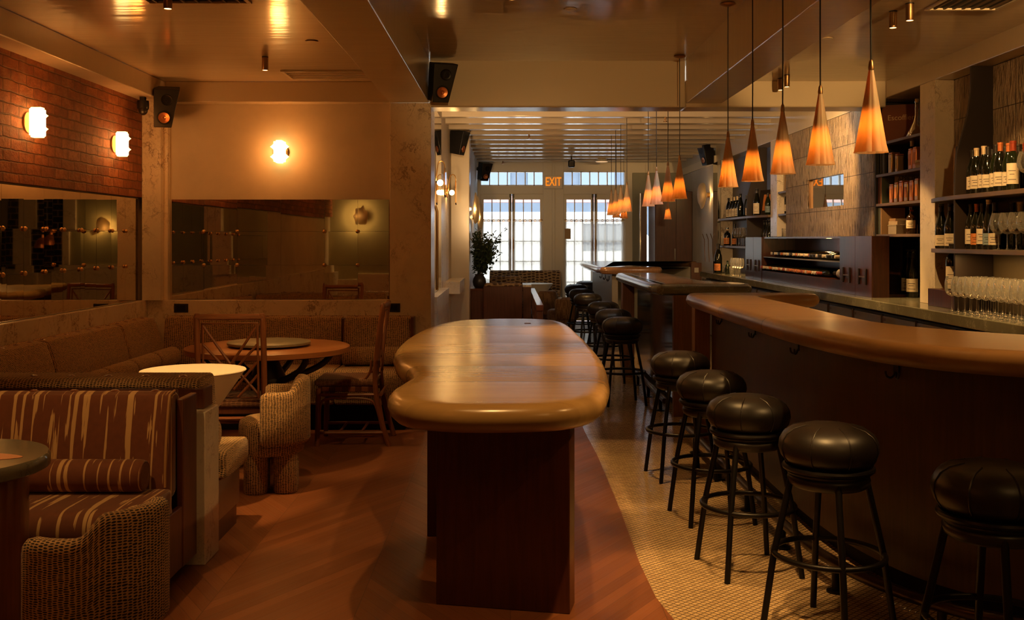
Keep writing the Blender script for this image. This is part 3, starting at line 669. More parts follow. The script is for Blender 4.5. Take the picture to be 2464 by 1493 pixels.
# ---- loudspeakers
def speaker(label, loc, rz, tilt, h=.31, w=.2, d=.19, br=.07, cone=True, mir=1):
    t = thing('loudspeaker', label, 'loudspeaker', loc, 0, 'black wall loudspeakers')
    Mx = Matrix.Rotation(rz, 4, 'Z') @ Matrix.Rotation(tilt, 4, 'X')
    SW = Matrix(((1,0,0,0),(0,0,1,0),(0,1,0,0),(0,0,0,1)))
    MB().prism([(-w/2*mir,-h/2),((w/2-.065)*mir,-h/2),(w/2*mir,h/2),(-w/2*mir,h/2)], -d/2, d/2, Mx @ SW).build('cabinet', M['black'], t, .006)
    if cone:
        P = Mx @ Matrix.Translation((-.022*mir,-d/2,-h*.24)) @ Matrix.Rotation(PI/2, 4, 'X')
        MB().lathe([(.050,0),(.056,.003),(.056,.006),(.048,.006)], 28, M=P).build('driver_ring', M['blackmetal'], t)
        MB().lathe([(0,.0),(.012,.005),(.017,.001),(.043,.006),(.045,.002)], 28, M=P).build('woofer', M['copper'], t)
        P = Mx @ Matrix.Translation((0,-d/2,h*.22)) @ Matrix.Rotation(PI/2, 4, 'X')
        MB().lathe([(0,.004),(.012,.006),(.03,.001),(.042,.005),(.046,.002)], 24, M=P).build('tweeter', M['blackmetal'], t)
    MB().box(-.02,.02,d/2-.01,d/2+br,-.03,.03,Mx).build('bracket', M['black'], t)
    return t
speaker('black loudspeaker tilted in the corner above the brick pilaster', (px2x(404,8.45), 8.43, 1.5+(577-258)/296), .30, .26, br=.24)
speaker('black loudspeaker mounted on the cross beam beside the left beam', (px2x(1066,8.5), 8.46, 1.5+(577-199)/295), .30, .22, br=.12)
speaker('black loudspeaker high on the passage wall above the glass sconces', (-.67, 13.45, 2.76), 1.15, .2, .31, .2, .19)
speaker('black loudspeaker in the far corner beside the transom window', (px2x(1167,18.3), 18.3, 2.70), .45, .22, br=.22)
speaker('black loudspeaker high on the far right wall above the leaf sconce', (3.0, 15.9, 2.80), -1.2, .2, .31, .2, .17, mir=-1)

# ---- ceiling odds and ends
t = thing('security_camera', 'black dome camera beside the loudspeaker in the brick corner', 'camera', (px2x(344,8.3), 8.3, 1.5+(577-243)/301))
MB().lathe([(0,0),(.045,0),(.047,-.03),(.045,-.06),(.04,-.07),(0,-.07)], 20).build('housing', M['black'], t)
MB().ball((.005,-.012,-.075), (.036,.036,.042), 16, 10).build('dome', M['leather'], t)
MB().box(-.02,.02,-.02,.02,0,.03).build('mount', M['black'], t)
t = thing('ceiling_camera', 'black camera hung from the joists above the right french doors', 'camera', (px2x(1375,17.4), 17.4, 2.9))
MB().cyl((0,0,0), .012, -.075, 0, 10).build('stem', M['black'], t)
MB().box(-.055,.055,-.06,.06,-.19,-.07).build('body', M['black'], t, .02, 3)
MB().lathe([(0,0),(.035,0),(.035,.03),(0,.03)], 18, M=Matrix.Translation((0,-.06,-.14)) @ Matrix.Rotation(PI/2, 4, 'X')).build('lens', M['blackmetal'], t)
t = thing('ceiling_disc_lamp', 'shallow white disc lamp on the far joists near the right transom window', 'ceiling lamp', (px2x(1448,17.9), 17.9, 2.9))
MB().lathe([(0,0),(.07,0),(.11,-.045),(.11,-.055),(0,-.055)], 28).build('shade', M['whitepaint'], t)
MB().lathe([(0,-.056),(.1,-.056),(.1,-.06),(0,-.06)], 28).build('diffuser', m_emit('disc_glow', (1,.6,.3), .9), t)
def sprinkler(label, x, y, z):
    t = thing('sprinkler_head', label, 'sprinkler', (x, y, z), 0, 'ceiling sprinklers')
    MB().cyl((0,0,0), .012, -.03, .03, 8).build('stem', M['bronze'], t); MB().cyl((0,0,0), .022, -.05, -.04, 10).cyl((0,0,0), .005, -.045, -.03, 6).build('deflector', M['bronze'], t)
sprinkler('brass sprinkler head on the joists before the left french doors', px2x(1273,13.89), 13.89, 2.9)
sprinkler('brass sprinkler head on the joists nearest the left transom window', px2x(1210,18.53), 18.53, 2.9)
sprinkler('brass sprinkler head on the joists right of the pendants', px2x(1601,11.9), 11.9, 2.9)
M['railmetal0'] = plain('dark_slat', (.16,.10,.055), .5)
def grille(label, x0, x1, y0, y1, z, nslat, along, group='ceiling air grilles', dark=False):
    t = thing('air_grille', label, 'vent', ((x0+x1)/2, (y0+y1)/2, z), 0, group)
    w, d = (x1-x0)/2, (y1-y0)/2; f = .025
    MB().box(-w,w,-d,-d+f,-.014,0).box(-w,w,d-f,d,-.014,0).box(-w,-w+f,-d+f,d-f,-.014,0).box(w-f,w,-d+f,d-f,-.014,0).build('frame', M['beam'], t, .003)
    MB().box(-w+f,w-f,-d+f,d-f,-.003,-.001).build('backing', M['blackmatte'] if dark else M['beam'], t)
    for k in range(nslat):
        if along == 'x':
            y = -d+f+(2*d-2*f)*(k+.5)/nslat; MB().box(-w+f,w-f,y-.006,y+.006,-.012,-.003).build('slat', M['bronze' if dark else 'beam'], t)
        else:
            x = -w+f+(2*w-2*f)*(k+.5)/nslat; MB().box(x-.006,x+.006,-d+f,d-f,-.012,-.003).build('slat', M['railmetal0' if dark else 'beam'], t)
grille('long painted linear grille in the left ceiling near the back soffit', px2x(686,8.2), px2x(888,8.2), 8.02, 8.42, ZL, 4, 'x')
grille('dark slatted square vent at the top edge of the left ceiling', -2.0, -1.42, 5.35, 5.72, ZL, 7, 'y', dark=True)
grille('dark slatted square vent in the right ceiling above the back bar', 2.36, 2.78, 5.35, 5.93, ZR, 7, 'y', dark=True)
for lb, px, y, z in (('round flush ceiling disc left of the long linear grille', 750, 6.85, ZL), ('round flush ceiling disc in the middle ceiling above the communal table', 1372, 6.7, ZM), ('round flush ceiling disc in the right ceiling beside the pendants', 1990, 6.8, ZR)):
    t = thing('ceiling_disc', lb, 'sensor', (px2x(px, y), y, z), 0, 'flush ceiling discs'); MB().lathe([(0,0),(.04,0),(.038,-.006),(0,-.008)], 24).build('cover', M['beam'], t); MB().lathe([(.038,-.001),(.044,-.001),(.044,-.003),(.038,-.003)], 24).build('shadow_gap', M['bronze'], t)
# EXIT sign
t = thing('exit_sign', 'lit EXIT sign with orange letters between the transom windows', 'exit sign', (px2x(1331.5,18.9), 18.9, 1.5+(577-438)*18.9/2500))
MB().box(-.165,.165,0,.06,-.125,.115).build('housing', M['whitepaint'], t, .006)
text_mesh('exit_letters', 'EXIT', .2, M['em_exit'], t, Matrix.Translation((.0,-.004,-.003)) @ Matrix.Rotation(PI/2, 4, 'X') @ Matrix.Diagonal((.72, 1.12, 1, 1)), .004)
# passage sconces: bulb, glass disc and brass loop
def disc_sconce(label, y, z):
    t = thing('disc_sconce', label, 'wall lamp', (-.774, y, z), 0, 'glass disc sconces of the passage')
    MB().lathe([(0,0),(.06,0),(.06,.015),(0,.015)], 20, M=Matrix.Rotation(PI/2, 4, 'Y')).build('back_plate', M['brass'], t)
    MB().tube([(.02,0,.02)]+[(.075+.035*math.cos(PI-PI*k/8), -.0, .17+.05*math.sin(PI*k/8)) for k in range(9)]+[(.11,0,-.02)], .006, 8).build('loop', M['brass'], t)
    MB().ball((.065,0,.0), .032, 16, 10).build('bulb', M['em_bulb'], t)
    MB().lathe([(0,0),(.15,0),(.15,.012),(0,.012)], 36, M=Matrix.Translation((.11,0,0)) @ Matrix.Rotation(PI/2, 4, 'Y')).build('glass_disc', m_glass('amber_disc', (1,.8,.5)), t)
    lamp('bulb_light', 'POINT', (.085,-.07,0), 3.0, AMB2, t, .03)
disc_sconce('glass disc sconce with a glowing bulb on the passage wall beside the marble pier', 10.5, 2.075)
disc_sconce('glass disc sconce with a glowing bulb farther along the passage wall', 12.6, 2.07)
# leaf sconces
def leaf_sconce(label, loc, rz, seed, r=.19, en=3.0):
    t = thing('leaf_sconce', label, 'wall lamp', loc, rz, 'backlit leaf sconces')
    rr = random.Random(seed); pts = []
    for k in range(14):
        a = 2*PI*k/14; q = r*(.85+.3*rr.random()); pts.append((q*.72*math.cos(a), q*1.15*math.sin(a)))
    poly = catmull(pts, 3)
    MB().slab(poly, [(.012,0),(0,.008),(.0,.016),(.015,.024)], Matrix.Translation((0,-.11,0)) @ Matrix.Rotation(.32, 4, 'Z') @ Matrix.Rotation(PI/2, 4, 'X')).build('leaf', M['leafstone'], t)
    MB().lathe([(0,0),(.04,0),(.04,.05),(0,.05)], 16, M=Matrix.Rotation(PI/2, 4, 'X')).build('mount', M['brass'], t)
    lamp('leaf_light', 'POINT', (.04,-.075,0), en, AMB2, t, .02)
leaf_sconce('white leaf shaped sconce on the far right wall beyond the back bar shelves', (RX, 16.3, 2.2), -PI/2, 4)
leaf_sconce('white leaf shaped sconce on the far left wall beside the plant, nearer one', (-.60, 14.6, 1.93), PI/2, 9)
leaf_sconce('white leaf shaped sconce on the far left wall, close to the left french doors', (-.60, 16.6, 1.86), PI/2, 11)
leaf_sconce('white leaf shaped sconce seen in the mirrors on the olive near wall', (-2.56, -.55, 1.86), PI, 15, .14, 14)
leaf_sconce('white leaf shaped sconce behind the camera, seen only in the mirrors', (1.69, -2.57, 1.8), PI, 18, .2, 14)
t = thing('dome_pendant', 'copper dome pendant behind the camera, seen only in the left mirror', 'pendant lamp', (2.75,-2.3,1.42))
MB().lathe([(.15,0),(.145,.06),(.12,.13),(.07,.18),(.025,.20),(.02,.25),(0,.25)], 32).build('dome', M['copper'], t)
MB().tube([(0,0,.25),(0,0,1.6)], .004, 8).build('cord', M['black'], t)
# mirror with dark bent strap on the passage wall
t = thing('passage_mirror', 'tall narrow mirror on the passage wall beside the marble pier', 'mirror', (-.78, 10.45, 0))
MB().box(0,.006,-1.3,1.2,.96,2.85).build('mirror_glass', M['mirror'], t)
MB().tube([(.03,-.42,2.47),(.045,-.42,2.35),(.047,-.42,2.1),(.03,-.42,1.86)], .016, 8).build('strap', M['frame'], t)
MB().tube([(.03,-.1,1.84),(.05,-.1,1.78),(.05,-.1,1.0)], .014, 8).build('rail', M['brass'], t)
def ledge(label, x0, x1, y0, y1, z0, z1):
    t = thing('wall_ledge', label, 'ledge', (x0, (y0+y1)/2, 0), 0, 'marble drink ledges of the passage')
    d = (y1-y0)/2
    MB().box(0,x1-x0,-d,d,z1-.03,z1).build('top', M['marble'], t, .002); MB().box(0,x1-x0-.002,-d+.002,d,z0,z1-.03).build('apron', M['marble'], t, .002)
ledge('marble drink ledge on the passage wall beside the marble pier', -.78, -.70, 9.95, 11.9, .79, .95)
ledge('marble drink ledge farther along the passage beside the pilaster', -.78, -.60, 12.4, 13.65, .85, 1.0)
# ================================================================== LEFT ROOM FURNITURE
def cushion(mb, x0, x1, y0, y1, z0, z1, M_=None): return mb.box(x0, x1, y0, y1, z0, z1, M_)
def bolster(name, label, c, axis, L, r, mat, group=None, piping=None):
    t = thing(name, label, 'bolster cushion', c, 0, group)
    prof = [(0,-L/2),(r*.8,-L/2),(r*.97,-L/2+.012),(r,-L/2+.03),(r,L/2-.03),(r*.97,L/2-.012),(r*.8,L/2),(0,L/2)]
    Mx = Matrix.Rotation(PI/2, 4, 'Y') if axis == 'x' else Matrix.Rotation(PI/2, 4, 'X')
    mb = MB(); seg = 28; o = mb.lathe(prof, seg, M=Mx)
    # swap uv so that the stripes run round the roll
    mb.uv = [[(v, u) for u, v in q] if q else None for q in mb.uv]
    rl0 = mb.build('roll', mat, t)
    for s in (-1, 1):
        MB().tube([(r*.86*math.cos(2*PI*k/24), r*.86*math.sin(2*PI*k/24), s*(L/2-.004)) for k in range(24)], .004, 6, True, M=Mx).build('piping', piping or mat, rl0)
    return t
def button(parent, x, y, z, mat):
    MB().lathe([(0,-.004),(.021,-.004),(.02,.002),(.012,.007),(0,.008)], 14, (x, y, z)).build('button', mat, parent)

# --- front booth in ikat velvet (back towards the room, seat towards the camera)
bt = thing('booth_bench', 'brown booth bench in cream streaked velvet nearest the camera', 'bench', (-2.25, 4.3, 0))
ox, oy = 2.25, -4.3
def L(x): return x+2.25
def Yb_(y): return y-4.3
XR = -1.436
MB().box(L(-3.05), L(XR-.03), Yb_(4.60), Yb_(4.755), .06, .77).build('back_panel', M['darkwood'], bt, .006)
MB().box(L(XR-.03), L(XR), Yb_(4.56), Yb_(4.76), .06, .80).box(L(XR-.03), L(XR-.004), Yb_(4.0), Yb_(4.56), .06, .33).build('end_panel', M['darkwood'], bt, .005)
MB().box(L(-3.05), L(XR-.05), Yb_(4.05), Yb_(4.56), .04, .30).build('base', M['darkwood'], bt)
mb = MB()
# upholstered back: leaning profile swept along x
prof = [(4.44,.40),(4.455,.60),(4.50,.80),(4.525,.828),(4.57,.835),(4.61,.82),(4.62,.77),(4.605,.40)]
def sweep_x(prof, xs, parent_off, ends=.02):
    rings = []; arc = [0]
    for i in range(1, len(prof)): arc.append(arc[-1]+math.hypot(prof[i][0]-prof[i-1][0], prof[i][1]-prof[i-1][1]))
    cy = sum(p[0] for p in prof)/len(prof); cz = sum(p[1] for p in prof)/len(prof)
    X = list(xs); N = 8
    st = [(X[0], .9), (X[0]+ends*.4, .97), (X[0]+ends, 1)]+[(X[0]+ends+(X[1]-X[0]-2*ends)*k/N, 1) for k in range(1, N)]+[(X[1]-ends, 1), (X[1]-ends*.4, .97), (X[1], .9)]
    for x, s in st: rings.append([(x+parent_off[0], cy+(y-cy)*(1-(1-s)*.8)+parent_off[1], cz+(z-cz)*s) for y, z in prof])
    mb = MB(); mb.loft(rings, True, lambda i, k: (st[i][0], arc[k] if k < len(arc) else arc[-1]+.2))
    return mb
P2 = catmull(prof, 4)
sweep_x(P2, (-3.0, XR-.035), (ox, oy)).build('back_cushion', M['ikat'], bt, sharp=60)
sp = catmull([(3.99,.33),(3.985,.39),(4.02,.435),(4.10,.445),(4.30,.44),(4.45,.43),(4.46,.36),(4.45,.31),(4.2,.305),(4.02,.305)], 4)
sweep_x(sp, (-3.0, XR-.012), (ox, oy)).build('seat_cushion', M['ikat'], bt, sharp=60)
MB().tube([(L(XR-.040), Yb_(y)-.002, z) for y, z in catmull([(4.44,.44),(4.452,.60),(4.495,.80),(4.525,.828),(4.57,.835)], 5, False)], .006, 8).build('piping', plain('cream_piping', (.45,.24,.09), .7), bt)
for k in range(8): button(bt, L(-1.56-.178*k), Yb_(4.565), .833, M['redwood'])
bolster('bolster_cushion', 'cream streaked brown velvet bolster lying on the front booth seat', (-1.90, 4.355, .51), 'x', .74, .068, M['ikat'])
# --- second booth, back to back with the first
b2 = thing('booth_bench', 'dark framed booth bench in dashed fabric behind the streaked booth', 'bench', (-2.25, 5.2, 0))
def Y2(y): return y-5.2
MB().box(L(-3.05), L(-1.552), Y2(4.86), Y2(5.00), .06, .805).box(L(-1.552), L(-1.432), Y2(4.86), Y2(5.00), .706, .805).build('back_panel', M['darkwood'], b2, .006)
pr = catmull([(5.19,.42),(5.18,.62),(5.13,.82),(5.10,.845),(4.93,.85),(4.87,.835),(4.865,.80),(4.98,.79),(5.0,.60),(5.02,.42)], 4)
sweep_x(pr, (-3.0, -1.46), (ox, -5.2)).build('back_cushion', M['fabric'], b2, sharp=60)
sp2 = catmull([(5.62,.33),(5.625,.39),(5.60,.435),(5.50,.448),(5.30,.445),(5.17,.435),(5.16,.36),(5.17,.31),(5.4,.305),(5.58,.305)], 4)
sweep_x(sp2, (-3.0, -1.415), (ox, -5.2)).build('seat_cushion', M['fabric'], b2, sharp=60)
MB().box(L(-3.0), L(-1.45), Y2(5.16), Y2(5.56), .10, .30).build('base', M['steel'], b2)
MB().box(L(-3.0), L(-1.45), Y2(5.06), Y2(5.50), 0, .10).build('plinth', M['darkwood'], b2)
for k in range(9): button(b2, L(-1.56-.178*k), Y2(4.95), .848, M['redwood'])
bolster('bolster_cushion', 'dashed fabric bolster on the second booth seat behind the marble post', (-1.78, 5.27, .515), 'x', .6, .068, M['fabric'])
# --- marble post
t = thing('marble_post', 'square marble post closing the end of the back to back booths', 'post', (-1.475, 4.92, 0))
MB().box(-.075,.07,-.14,.09,0,.705).build('shaft', M['post_marble'], t, .004)
# --- front marble table
t = thing('side_table', 'round grey stone table with a terracotta centre at the left picture edge', 'table', (-1.95, 3.57, 0))
MB().lathe([(0,.70),(.325,.70),(.34,.708),(.34,.742),(.332,.752),(0,.752)], 64).build('table_top', M['greystone'], t)
MB().slab(catmull([(-.26,-.06),(-.08,-.1),(.14,-.07),(.275,.0),(.12,.07),(-.15,.08)], 5), [(0,.7515),(0,.7535)]).build('inlay', M['terracotta'], t)
MB().lathe([(0,0),(.27,0),(.27,.69),(.25,.70),(0,.70)], 48).build('pedestal', M['redwood'], t)
# --- white cone table
def cone_table(label, loc, group, r=.295, k=1.0):
    t = thing('cone_table', label, 'table', loc, 0, group)
    MB().lathe([(0,.700),(r*.97,.745),(r,.752),(r*.99,.757),(0,.757)], 56).lathe([(0,.46),(.085,.46),(r*.98,.75),(0,.75)], 56).build('table_top', M['white'], t)
    MB().lathe([(0,0),(.21,0),(.20,.02),(.09,.20),(.075,.34),(.085,.46),(0,.46)], 40).build('pedestal', M['white'], t)
    return t
cone0 = cone_table('white stone cone shaped table brightly lit beside the rattan chair', (-1.81, 5.93, 0), 'white cone tables')
# --- round wooden dining table with lazy susan
t = thing('dining_table', 'round wooden dining table before the corner banquette', 'table', (-1.707, 7.32, 0))
MB().lathe([(0,.705),(.55,.705),(.57,.712),(.57,.745),(.563,.75),(0,.75)], 72).build('table_top', M['tablewood'], t)
for k in range(6):
    a = 2*PI*k/6+.3
    MB().tube(catmull([(r_*math.cos(a), r_*math.sin(a), z_) for r_, z_ in ((.44,.705),(.43,.66),(.36,.60),(.22,.54),(.10,.50))], 5, False), .022, 10).build('leg', M['frame'], t)
MB().lathe([(0,0),(.20,0),(.20,.03),(.13,.08),(.12,.48),(.13,.52),(.05,.705),(0,.705)], 28).build('pedestal', M['frame'], t)
t = thing('lazy_susan', 'grey green stone turntable lying on the round dining table', 'turntable', (-1.70, 7.32, .75))
MB().lathe([(0,.012),(.28,.012),(.288,.016),(.288,.030),(.283,.034),(0,.034)], 64).build('tray', m_marble('susan_stone', (.26,.22,.135), (.36,.31,.2), 6, .35), t)
MB().lathe([(0,0),(.2,0),(.2,.012),(0,.012)], 36).build('bearing', M['black'], t)
# --- L shaped banquette
lb = thing('corner_banquette', 'L shaped banquette in dashed fabric round the left and back walls', 'banquette', (-2.0, 8.3, 0))
def sweep_y(prof, ys, off, ends=.02):
    q = sweep_x(prof, ys, (0, 0), ends)
    q.v = [Vector((p.y+off[0], p.x+off[1], p.z)) for p in q.v]
    return q
o_ = (2.0, -8.3)
pb = catmull([(8.52,.46),(8.50,.62),(8.53,.83),(8.56,.86),(8.63,.862),(8.648,.83),(8.645,.46)], 4)
for a, b in ((-2.84, -1.385), (-1.365, -.815)): sweep_x(pb, (a, b), o_).build('back_cushion', M['fabric'], lb, sharp=60)
MB().box(-.815+2.0, -.79+2.0, 8.49-8.3, 8.648-8.3, .46, .865).build('end_panel', M['darkwood'], lb, .003); MB().box(-1.385+2.0, -1.365+2.0, 8.53-8.3, 8.648-8.3, .46, .85).build('end_panel', M['darkwood'], lb, .003)
sb = catmull([(8.17,.20),(8.12,.25),(8.10,.40),(8.13,.462),(8.22,.478),(8.40,.475),(8.63,.46),(8.64,.30),(8.6,.20)], 4)
for a, b in ((-2.5, -1.385), (-1.38, -.80)): sweep_x(sb, (a, b), o_).build('seat_cushion', M['fabric'], lb, sharp=60)
MB().box(-3.0+2, -.83+2, 8.19-8.3, 8.64-8.3, 0, .2).build('plinth', M['blackmatte'], lb)
pl = catmull([(-2.86,.46),(-2.84,.62),(-2.90,.83),(-2.93,.86),(-3.0,.862),(-3.015,.83),(-3.012,.46)], 4)
for a, b in ((5.66, 6.52), (6.54, 7.76), (7.78, 8.50)): sweep_y(pl, (a, b), o_).build('back_cushion', M['fabric'], lb, sharp=60)
sl = catmull([(-2.48,.20),(-2.44,.25),(-2.42,.40),(-2.45,.462),(-2.54,.478),(-2.72,.475),(-2.95,.46),(-3.0,.30),(-2.95,.20)], 4)
for a, b in ((5.66, 6.9), (6.91, 8.5)): sweep_y(sl, (a, b), o_).build('seat_cushion', M['fabric'], lb, sharp=60)
MB().box(-3.0+2, -2.52+2, 5.66-8.3, 8.6-8.3, 0, .2).build('plinth', M['blackmatte'], lb)
for k in range(11): button(lb, -2.72+.178*k+2 if k < 8 else -1.27+.178*(k-8)+2, 8.60-8.3, .862, M['redwood'])
for k in range(17): button(lb, -2.97+2, 8.38-.178*k-8.3, .862, M['redwood'])
for k, y in enumerate((8.235, 7.75, 7.265, 6.78)):
    bolster('bolster_cushion', 'dashed fabric bolster on the left banquette seat, %s' % ('nearest the corner', 'second from the corner', 'third from the corner', 'nearest the camera')[k], (-2.752, y, .556), 'y', .48, .074, M['fabric'], 'bolsters along the left banquette')
bolster('bolster_cushion', 'long dashed fabric bolster behind the rattan chair seen sideways', (-1.09, 8.42, .556), 'x', .54, .074, M['fabric'])
# --- barrel chairs
def barrel_chair(name, label, loc, rz, group, mat, k=1.0):
    t = thing(name, label, 'chair', loc, rz, group)
    # local: sitter looks towards +x, back centre at -x
    R0, th = .188*k, .064*k
    MB().lathe([(0,.225),(.175*k,.225),(.193*k,.233),(.20*k,.25),(.20*k,.395),(.192*k,.42),(.165*k,.435),(0,.442)], 40).build('seat', mat, t, sharp=70)
    for a in (PI/4, 3*PI/4, 5*PI/4, 7*PI/4):
        MB().lathe([(0,0),(.066*k,0),(.073*k,.012),(.073*k,.24),(0,.24)], 20, (.126*k*math.cos(a), .126*k*math.sin(a), 0)).build('leg', mat, t)
    rings = []; N = 44; span = R(104); us = []
    for i in range(N+1):
        a = PI-span+2*span*i/N; d = abs(a-PI)
        s = min(1, max(0, (R(56)-d)/R(24))); s = s*s*(3-2*s)
        top = .605+.07*s; bot = .29
        e = min(i, N-i)/2.0; e = 1 if e >= 1 else (.72, .93)[int(e*2)]
        cs = []
        hw = th/2*e; zt = top-(1-e)*.06; zb = bot+(1-e)*.05
        for (rx, z) in ((-hw,zb+.02),(-hw*.6,zb),(hw*.6,zb),(hw,zb+.02),(hw,(zb+zt)/2),(hw,zt-.035),(hw*.86,zt-.012),(hw*.4,zt),(-hw*.4,zt),(-hw*.86,zt-.012),(-hw,zt-.035),(-hw,(zb+zt)/2)):
            r_ = R0+th*.25+rx; cs.append((r_*math.cos(a), r_*math.sin(a), z))
        rings.append(cs); us.append((a*(R0+th/2)))
    vv = [.30,.27,.22,.20,.43+.0,.0,0,0,0,0,0,0]
    zs = [0]; c0 = rings[N//2]
    for q in range(1, 13):
        p, n_ = Vector(c0[q-1]), Vector(c0[q % 12]); zs.append(zs[-1]+(n_-p).length)
    MB().loft(rings, True, lambda i, k_: (us[i], zs[k_])).build('backrest', mat, t, sharp=70)
    return t
barrel_chair('barrel_chair', 'barrel chair in dashed fabric nearest the camera beside the stone table', (-1.33, 3.30, 0), PI-.42, 'dashed fabric barrel chairs', M['fabric'], 1.0)
barrel_chair('barrel_chair', 'barrel chair in dashed fabric between the marble post and communal table', (-1.435, 6.25, 0), PI+.16, 'dashed fabric barrel chairs', M['fabric'], .97)
# --- rattan chairs
def rattan_chair(label, loc, rz):
    t = thing('rattan_chair', label, 'chair', loc, rz, 'rattan lattice chairs')
    # local: sitter looks to +y, back at y=0
    m = M['rattan']; W = .205; SD = .43
    for s in (-1, 1):
        MB().tube(catmull([(s*W*.98,-.10,0),(s*W,-.03,.25),(s*W,0,.47),(s*W,-.02,.75),(s*W,-.055,1.0),(s*(W-.012),-.057,1.018)], 5, False), .019, 10).build('back_post', m, t)
        MB().tube([(s*W*.97,SD-.01,0),(s*W*.98,SD-.02,.42)], .018, 10).build('front_leg', m, t)
        # arched braces and side rail
        MB().tube(catmull([(s*W,-.05,.12),(s*W,.0,.30),(s*W,.07,.345),(s*W,.2,.35),(s*W,.34,.345),(s*W,.395,.30),(s*W,.40,.12)], 5, False), .009, 8).build('brace', m, t)
        MB().tube([(s*W,-.01,.375),(s*W,SD-.02,.375)], .013, 8).build('side_rail', m, t)
        MB().tube([(s*W,-.06,.10),(s*W,SD-.01,.10)], .011, 8).build('stretcher', m, t)
        MB().tube(catmull([(s*(W-.02),.03,.62),(s*(W-.02),.035,.55),(s*(W-.025),.07,.49),(s*(W-.03),.13,.475),(s*(W-.03),.20,.472)], 4, False), .009, 8).build('corner_brace', m, t)
    for y, z in ((-.04,.375),(SD-.02,.375)): MB().tube([(-W,y,z),(W,y,z)], .013, 8).build('cross_rail', m, t)
    MB().tube(catmull([(-W,-.07,.12),(-W+.02,-.035,.30),(-W+.07,-.028,.345),(0,-.028,.35),(W-.07,-.028,.345),(W-.02,-.035,.30),(W,-.07,.12)], 5, False), .009, 8).build('brace', m, t)
    for y in (.1, .26): MB().tube([(-W,y,.10),(W,y,.10)], .010, 8).build('stretcher', m, t)
    # back frame
    MB().tube([(-W-.008,-.057,1.015),(W+.008,-.057,1.015)], .020, 10).build('top_rail', m, t)
    f = [(-W+.035,-.006,.50),(W-.035,-.006,.50),(W-.035,-.05,.975),(-W+.035,-.05,.975)]
    MB().tube(f, .010, 8, True).build('inner_frame', m, t)
    def bk(x, z): return (x, -.004-.046*max(0, (z-.5)/.48), z)
    w, z0, z1 = W-.038, .505, .97
    def lat(a, b): MB().tube([bk(*a), bk(*b)], .0085, 8).build('lattice_rod', m, t)
    for s in (-1, 1):
        lat((s*w, z1-.01), (-s*w*.35, z0+.12)); lat((s*w, z1-.13), (-s*w*.05, z0+.135)); lat((s*w, z1-.24), (s*w*.1, z0+.0+.05)); lat((s*w, z0+.14), (s*w*.25, z0)); lat((-s*w*.1, z0+.2), (-s*w, z0+.02))
    # woven seat
    MB().box(-W-.005,W+.005,.0,SD+.01,.435,.485).build('seat', m_fabric('woven_seat', (.24,.105,.045), (.10,.038,.016), .03, .014), t, .02, 3)
    MB().box(-W+.012,W-.012,.015,SD-.015,.392,.438).build('seat_apron', M['darkwood'], t, .006)
    for k in range(4):
        for s in (-1, 1): MB().box(s*(W-.012)-.004,s*(W-.012)+.004,.05+.095*k,.10+.095*k,.395,.432).build('apron_block', m, t, .003)
    return t
rattan_chair('rattan chair seen from behind, before the round dining table', (px2x(553,6.52), 6.56, 0), .06)
rattan_chair('rattan chair seen sideways, right of the round dining table', (-.985, 7.74, 0), PI/2+.02)

# ================================================================== COMMUNAL TABLE
out = [(-.385,7.5),(-.2,7.64),(0,7.68),(.2,7.64),(.35,7.5),(.41,7.1),(.43,6.6),(.453,5.9),(.458,5.2),(.435,4.6),(.40,4.2),(.335,3.85),(.2,3.67),(0,3.615),(-.22,3.625),(-.40,3.74),(-.472,3.98),(-.458,4.22),(-.432,4.46),(-.468,4.72),(-.545,4.98),(-.612,5.45),(-.628,6.0),(-.595,6.6),(-.52,7.15)]
t = thing('communal_table', 'long curvy edged wooden communal table on dark slab legs in the middle', 'table', (0, 5.6, 0))
o2 = [(x, y-5.6) for x, y in catmull(out, 5)]
edge = [(.075,.815),(.03,.822),(.008,.842),(0,.868),(.006,.893),(.022,.911),(.05,.919),(.09,.92)]
def lt(p): return p
MB().slab(o2, edge).build('table_top', m_planktop('communal_top_l', (.27,.155,.055), (.40,.24,.088), .25, .525, -1.885, -1.45), t, sharp=75)
def slab_leg(cx, cy, w, th, rz):
    MB().box(-w/2,w/2,-th/2,th/2,0,.82,Matrix.Translation((cx, cy-5.6, 0)) @ Matrix.Rotation(rz, 4, 'Z')).build('leg', M['slabwood'], t, .004)
slab_leg(-.02, 4.275, .555, .13, -.21)
slab_leg(-.14, 5.31, .56, .13, .0)
slab_leg(-.05, 6.75, .56, .13, .12)
MB().lathe([(0,.921),(.022,.921),(.024,.9225),(0,.9235)], 16, (.12, 7.2-5.6, 0)).build('grommet', M['bronze'], t)
# ================================================================== BAR
ZB = 1.10
M['railmetal'] = plain('dark_rail', (.07,.045,.03), .3, .9)
edgeprof = lambda z: [(.08,z-.098),(.035,z-.092),(.010,z-.072),(0,z-.046),(.008,z-.02),(.026,z-.004),(.05,z),(.08,z)]
outer1 = [(1.40,7.86),(1.315,7.76),(1.285,7.5),(1.283,6.9),(1.283,6.2),(1.29,5.4),(1.315,4.85),(1.38,4.38),(1.50,4.0),(1.70,3.76),(2.0,3.57),(2.4,3.42),(2.85,3.36)]
inner1 = [(2.9,4.0),(2.5,4.18),(2.18,4.42),(1.95,4.7),(1.82,5.05),(1.79,5.6),(1.79,6.4),(1.775,7.2),(1.80,7.45),(1.95,7.52),(2.15,7.53),(2.26,7.6),(2.27,7.75),(2.15,7.87),(1.8,7.88)]
bar1 = thing('bar_counter', 'long wooden bar counter sweeping to the right beside the near stools', 'bar counter', (1.6, 5.8, 0))
bo = (-1.6, -5.8)
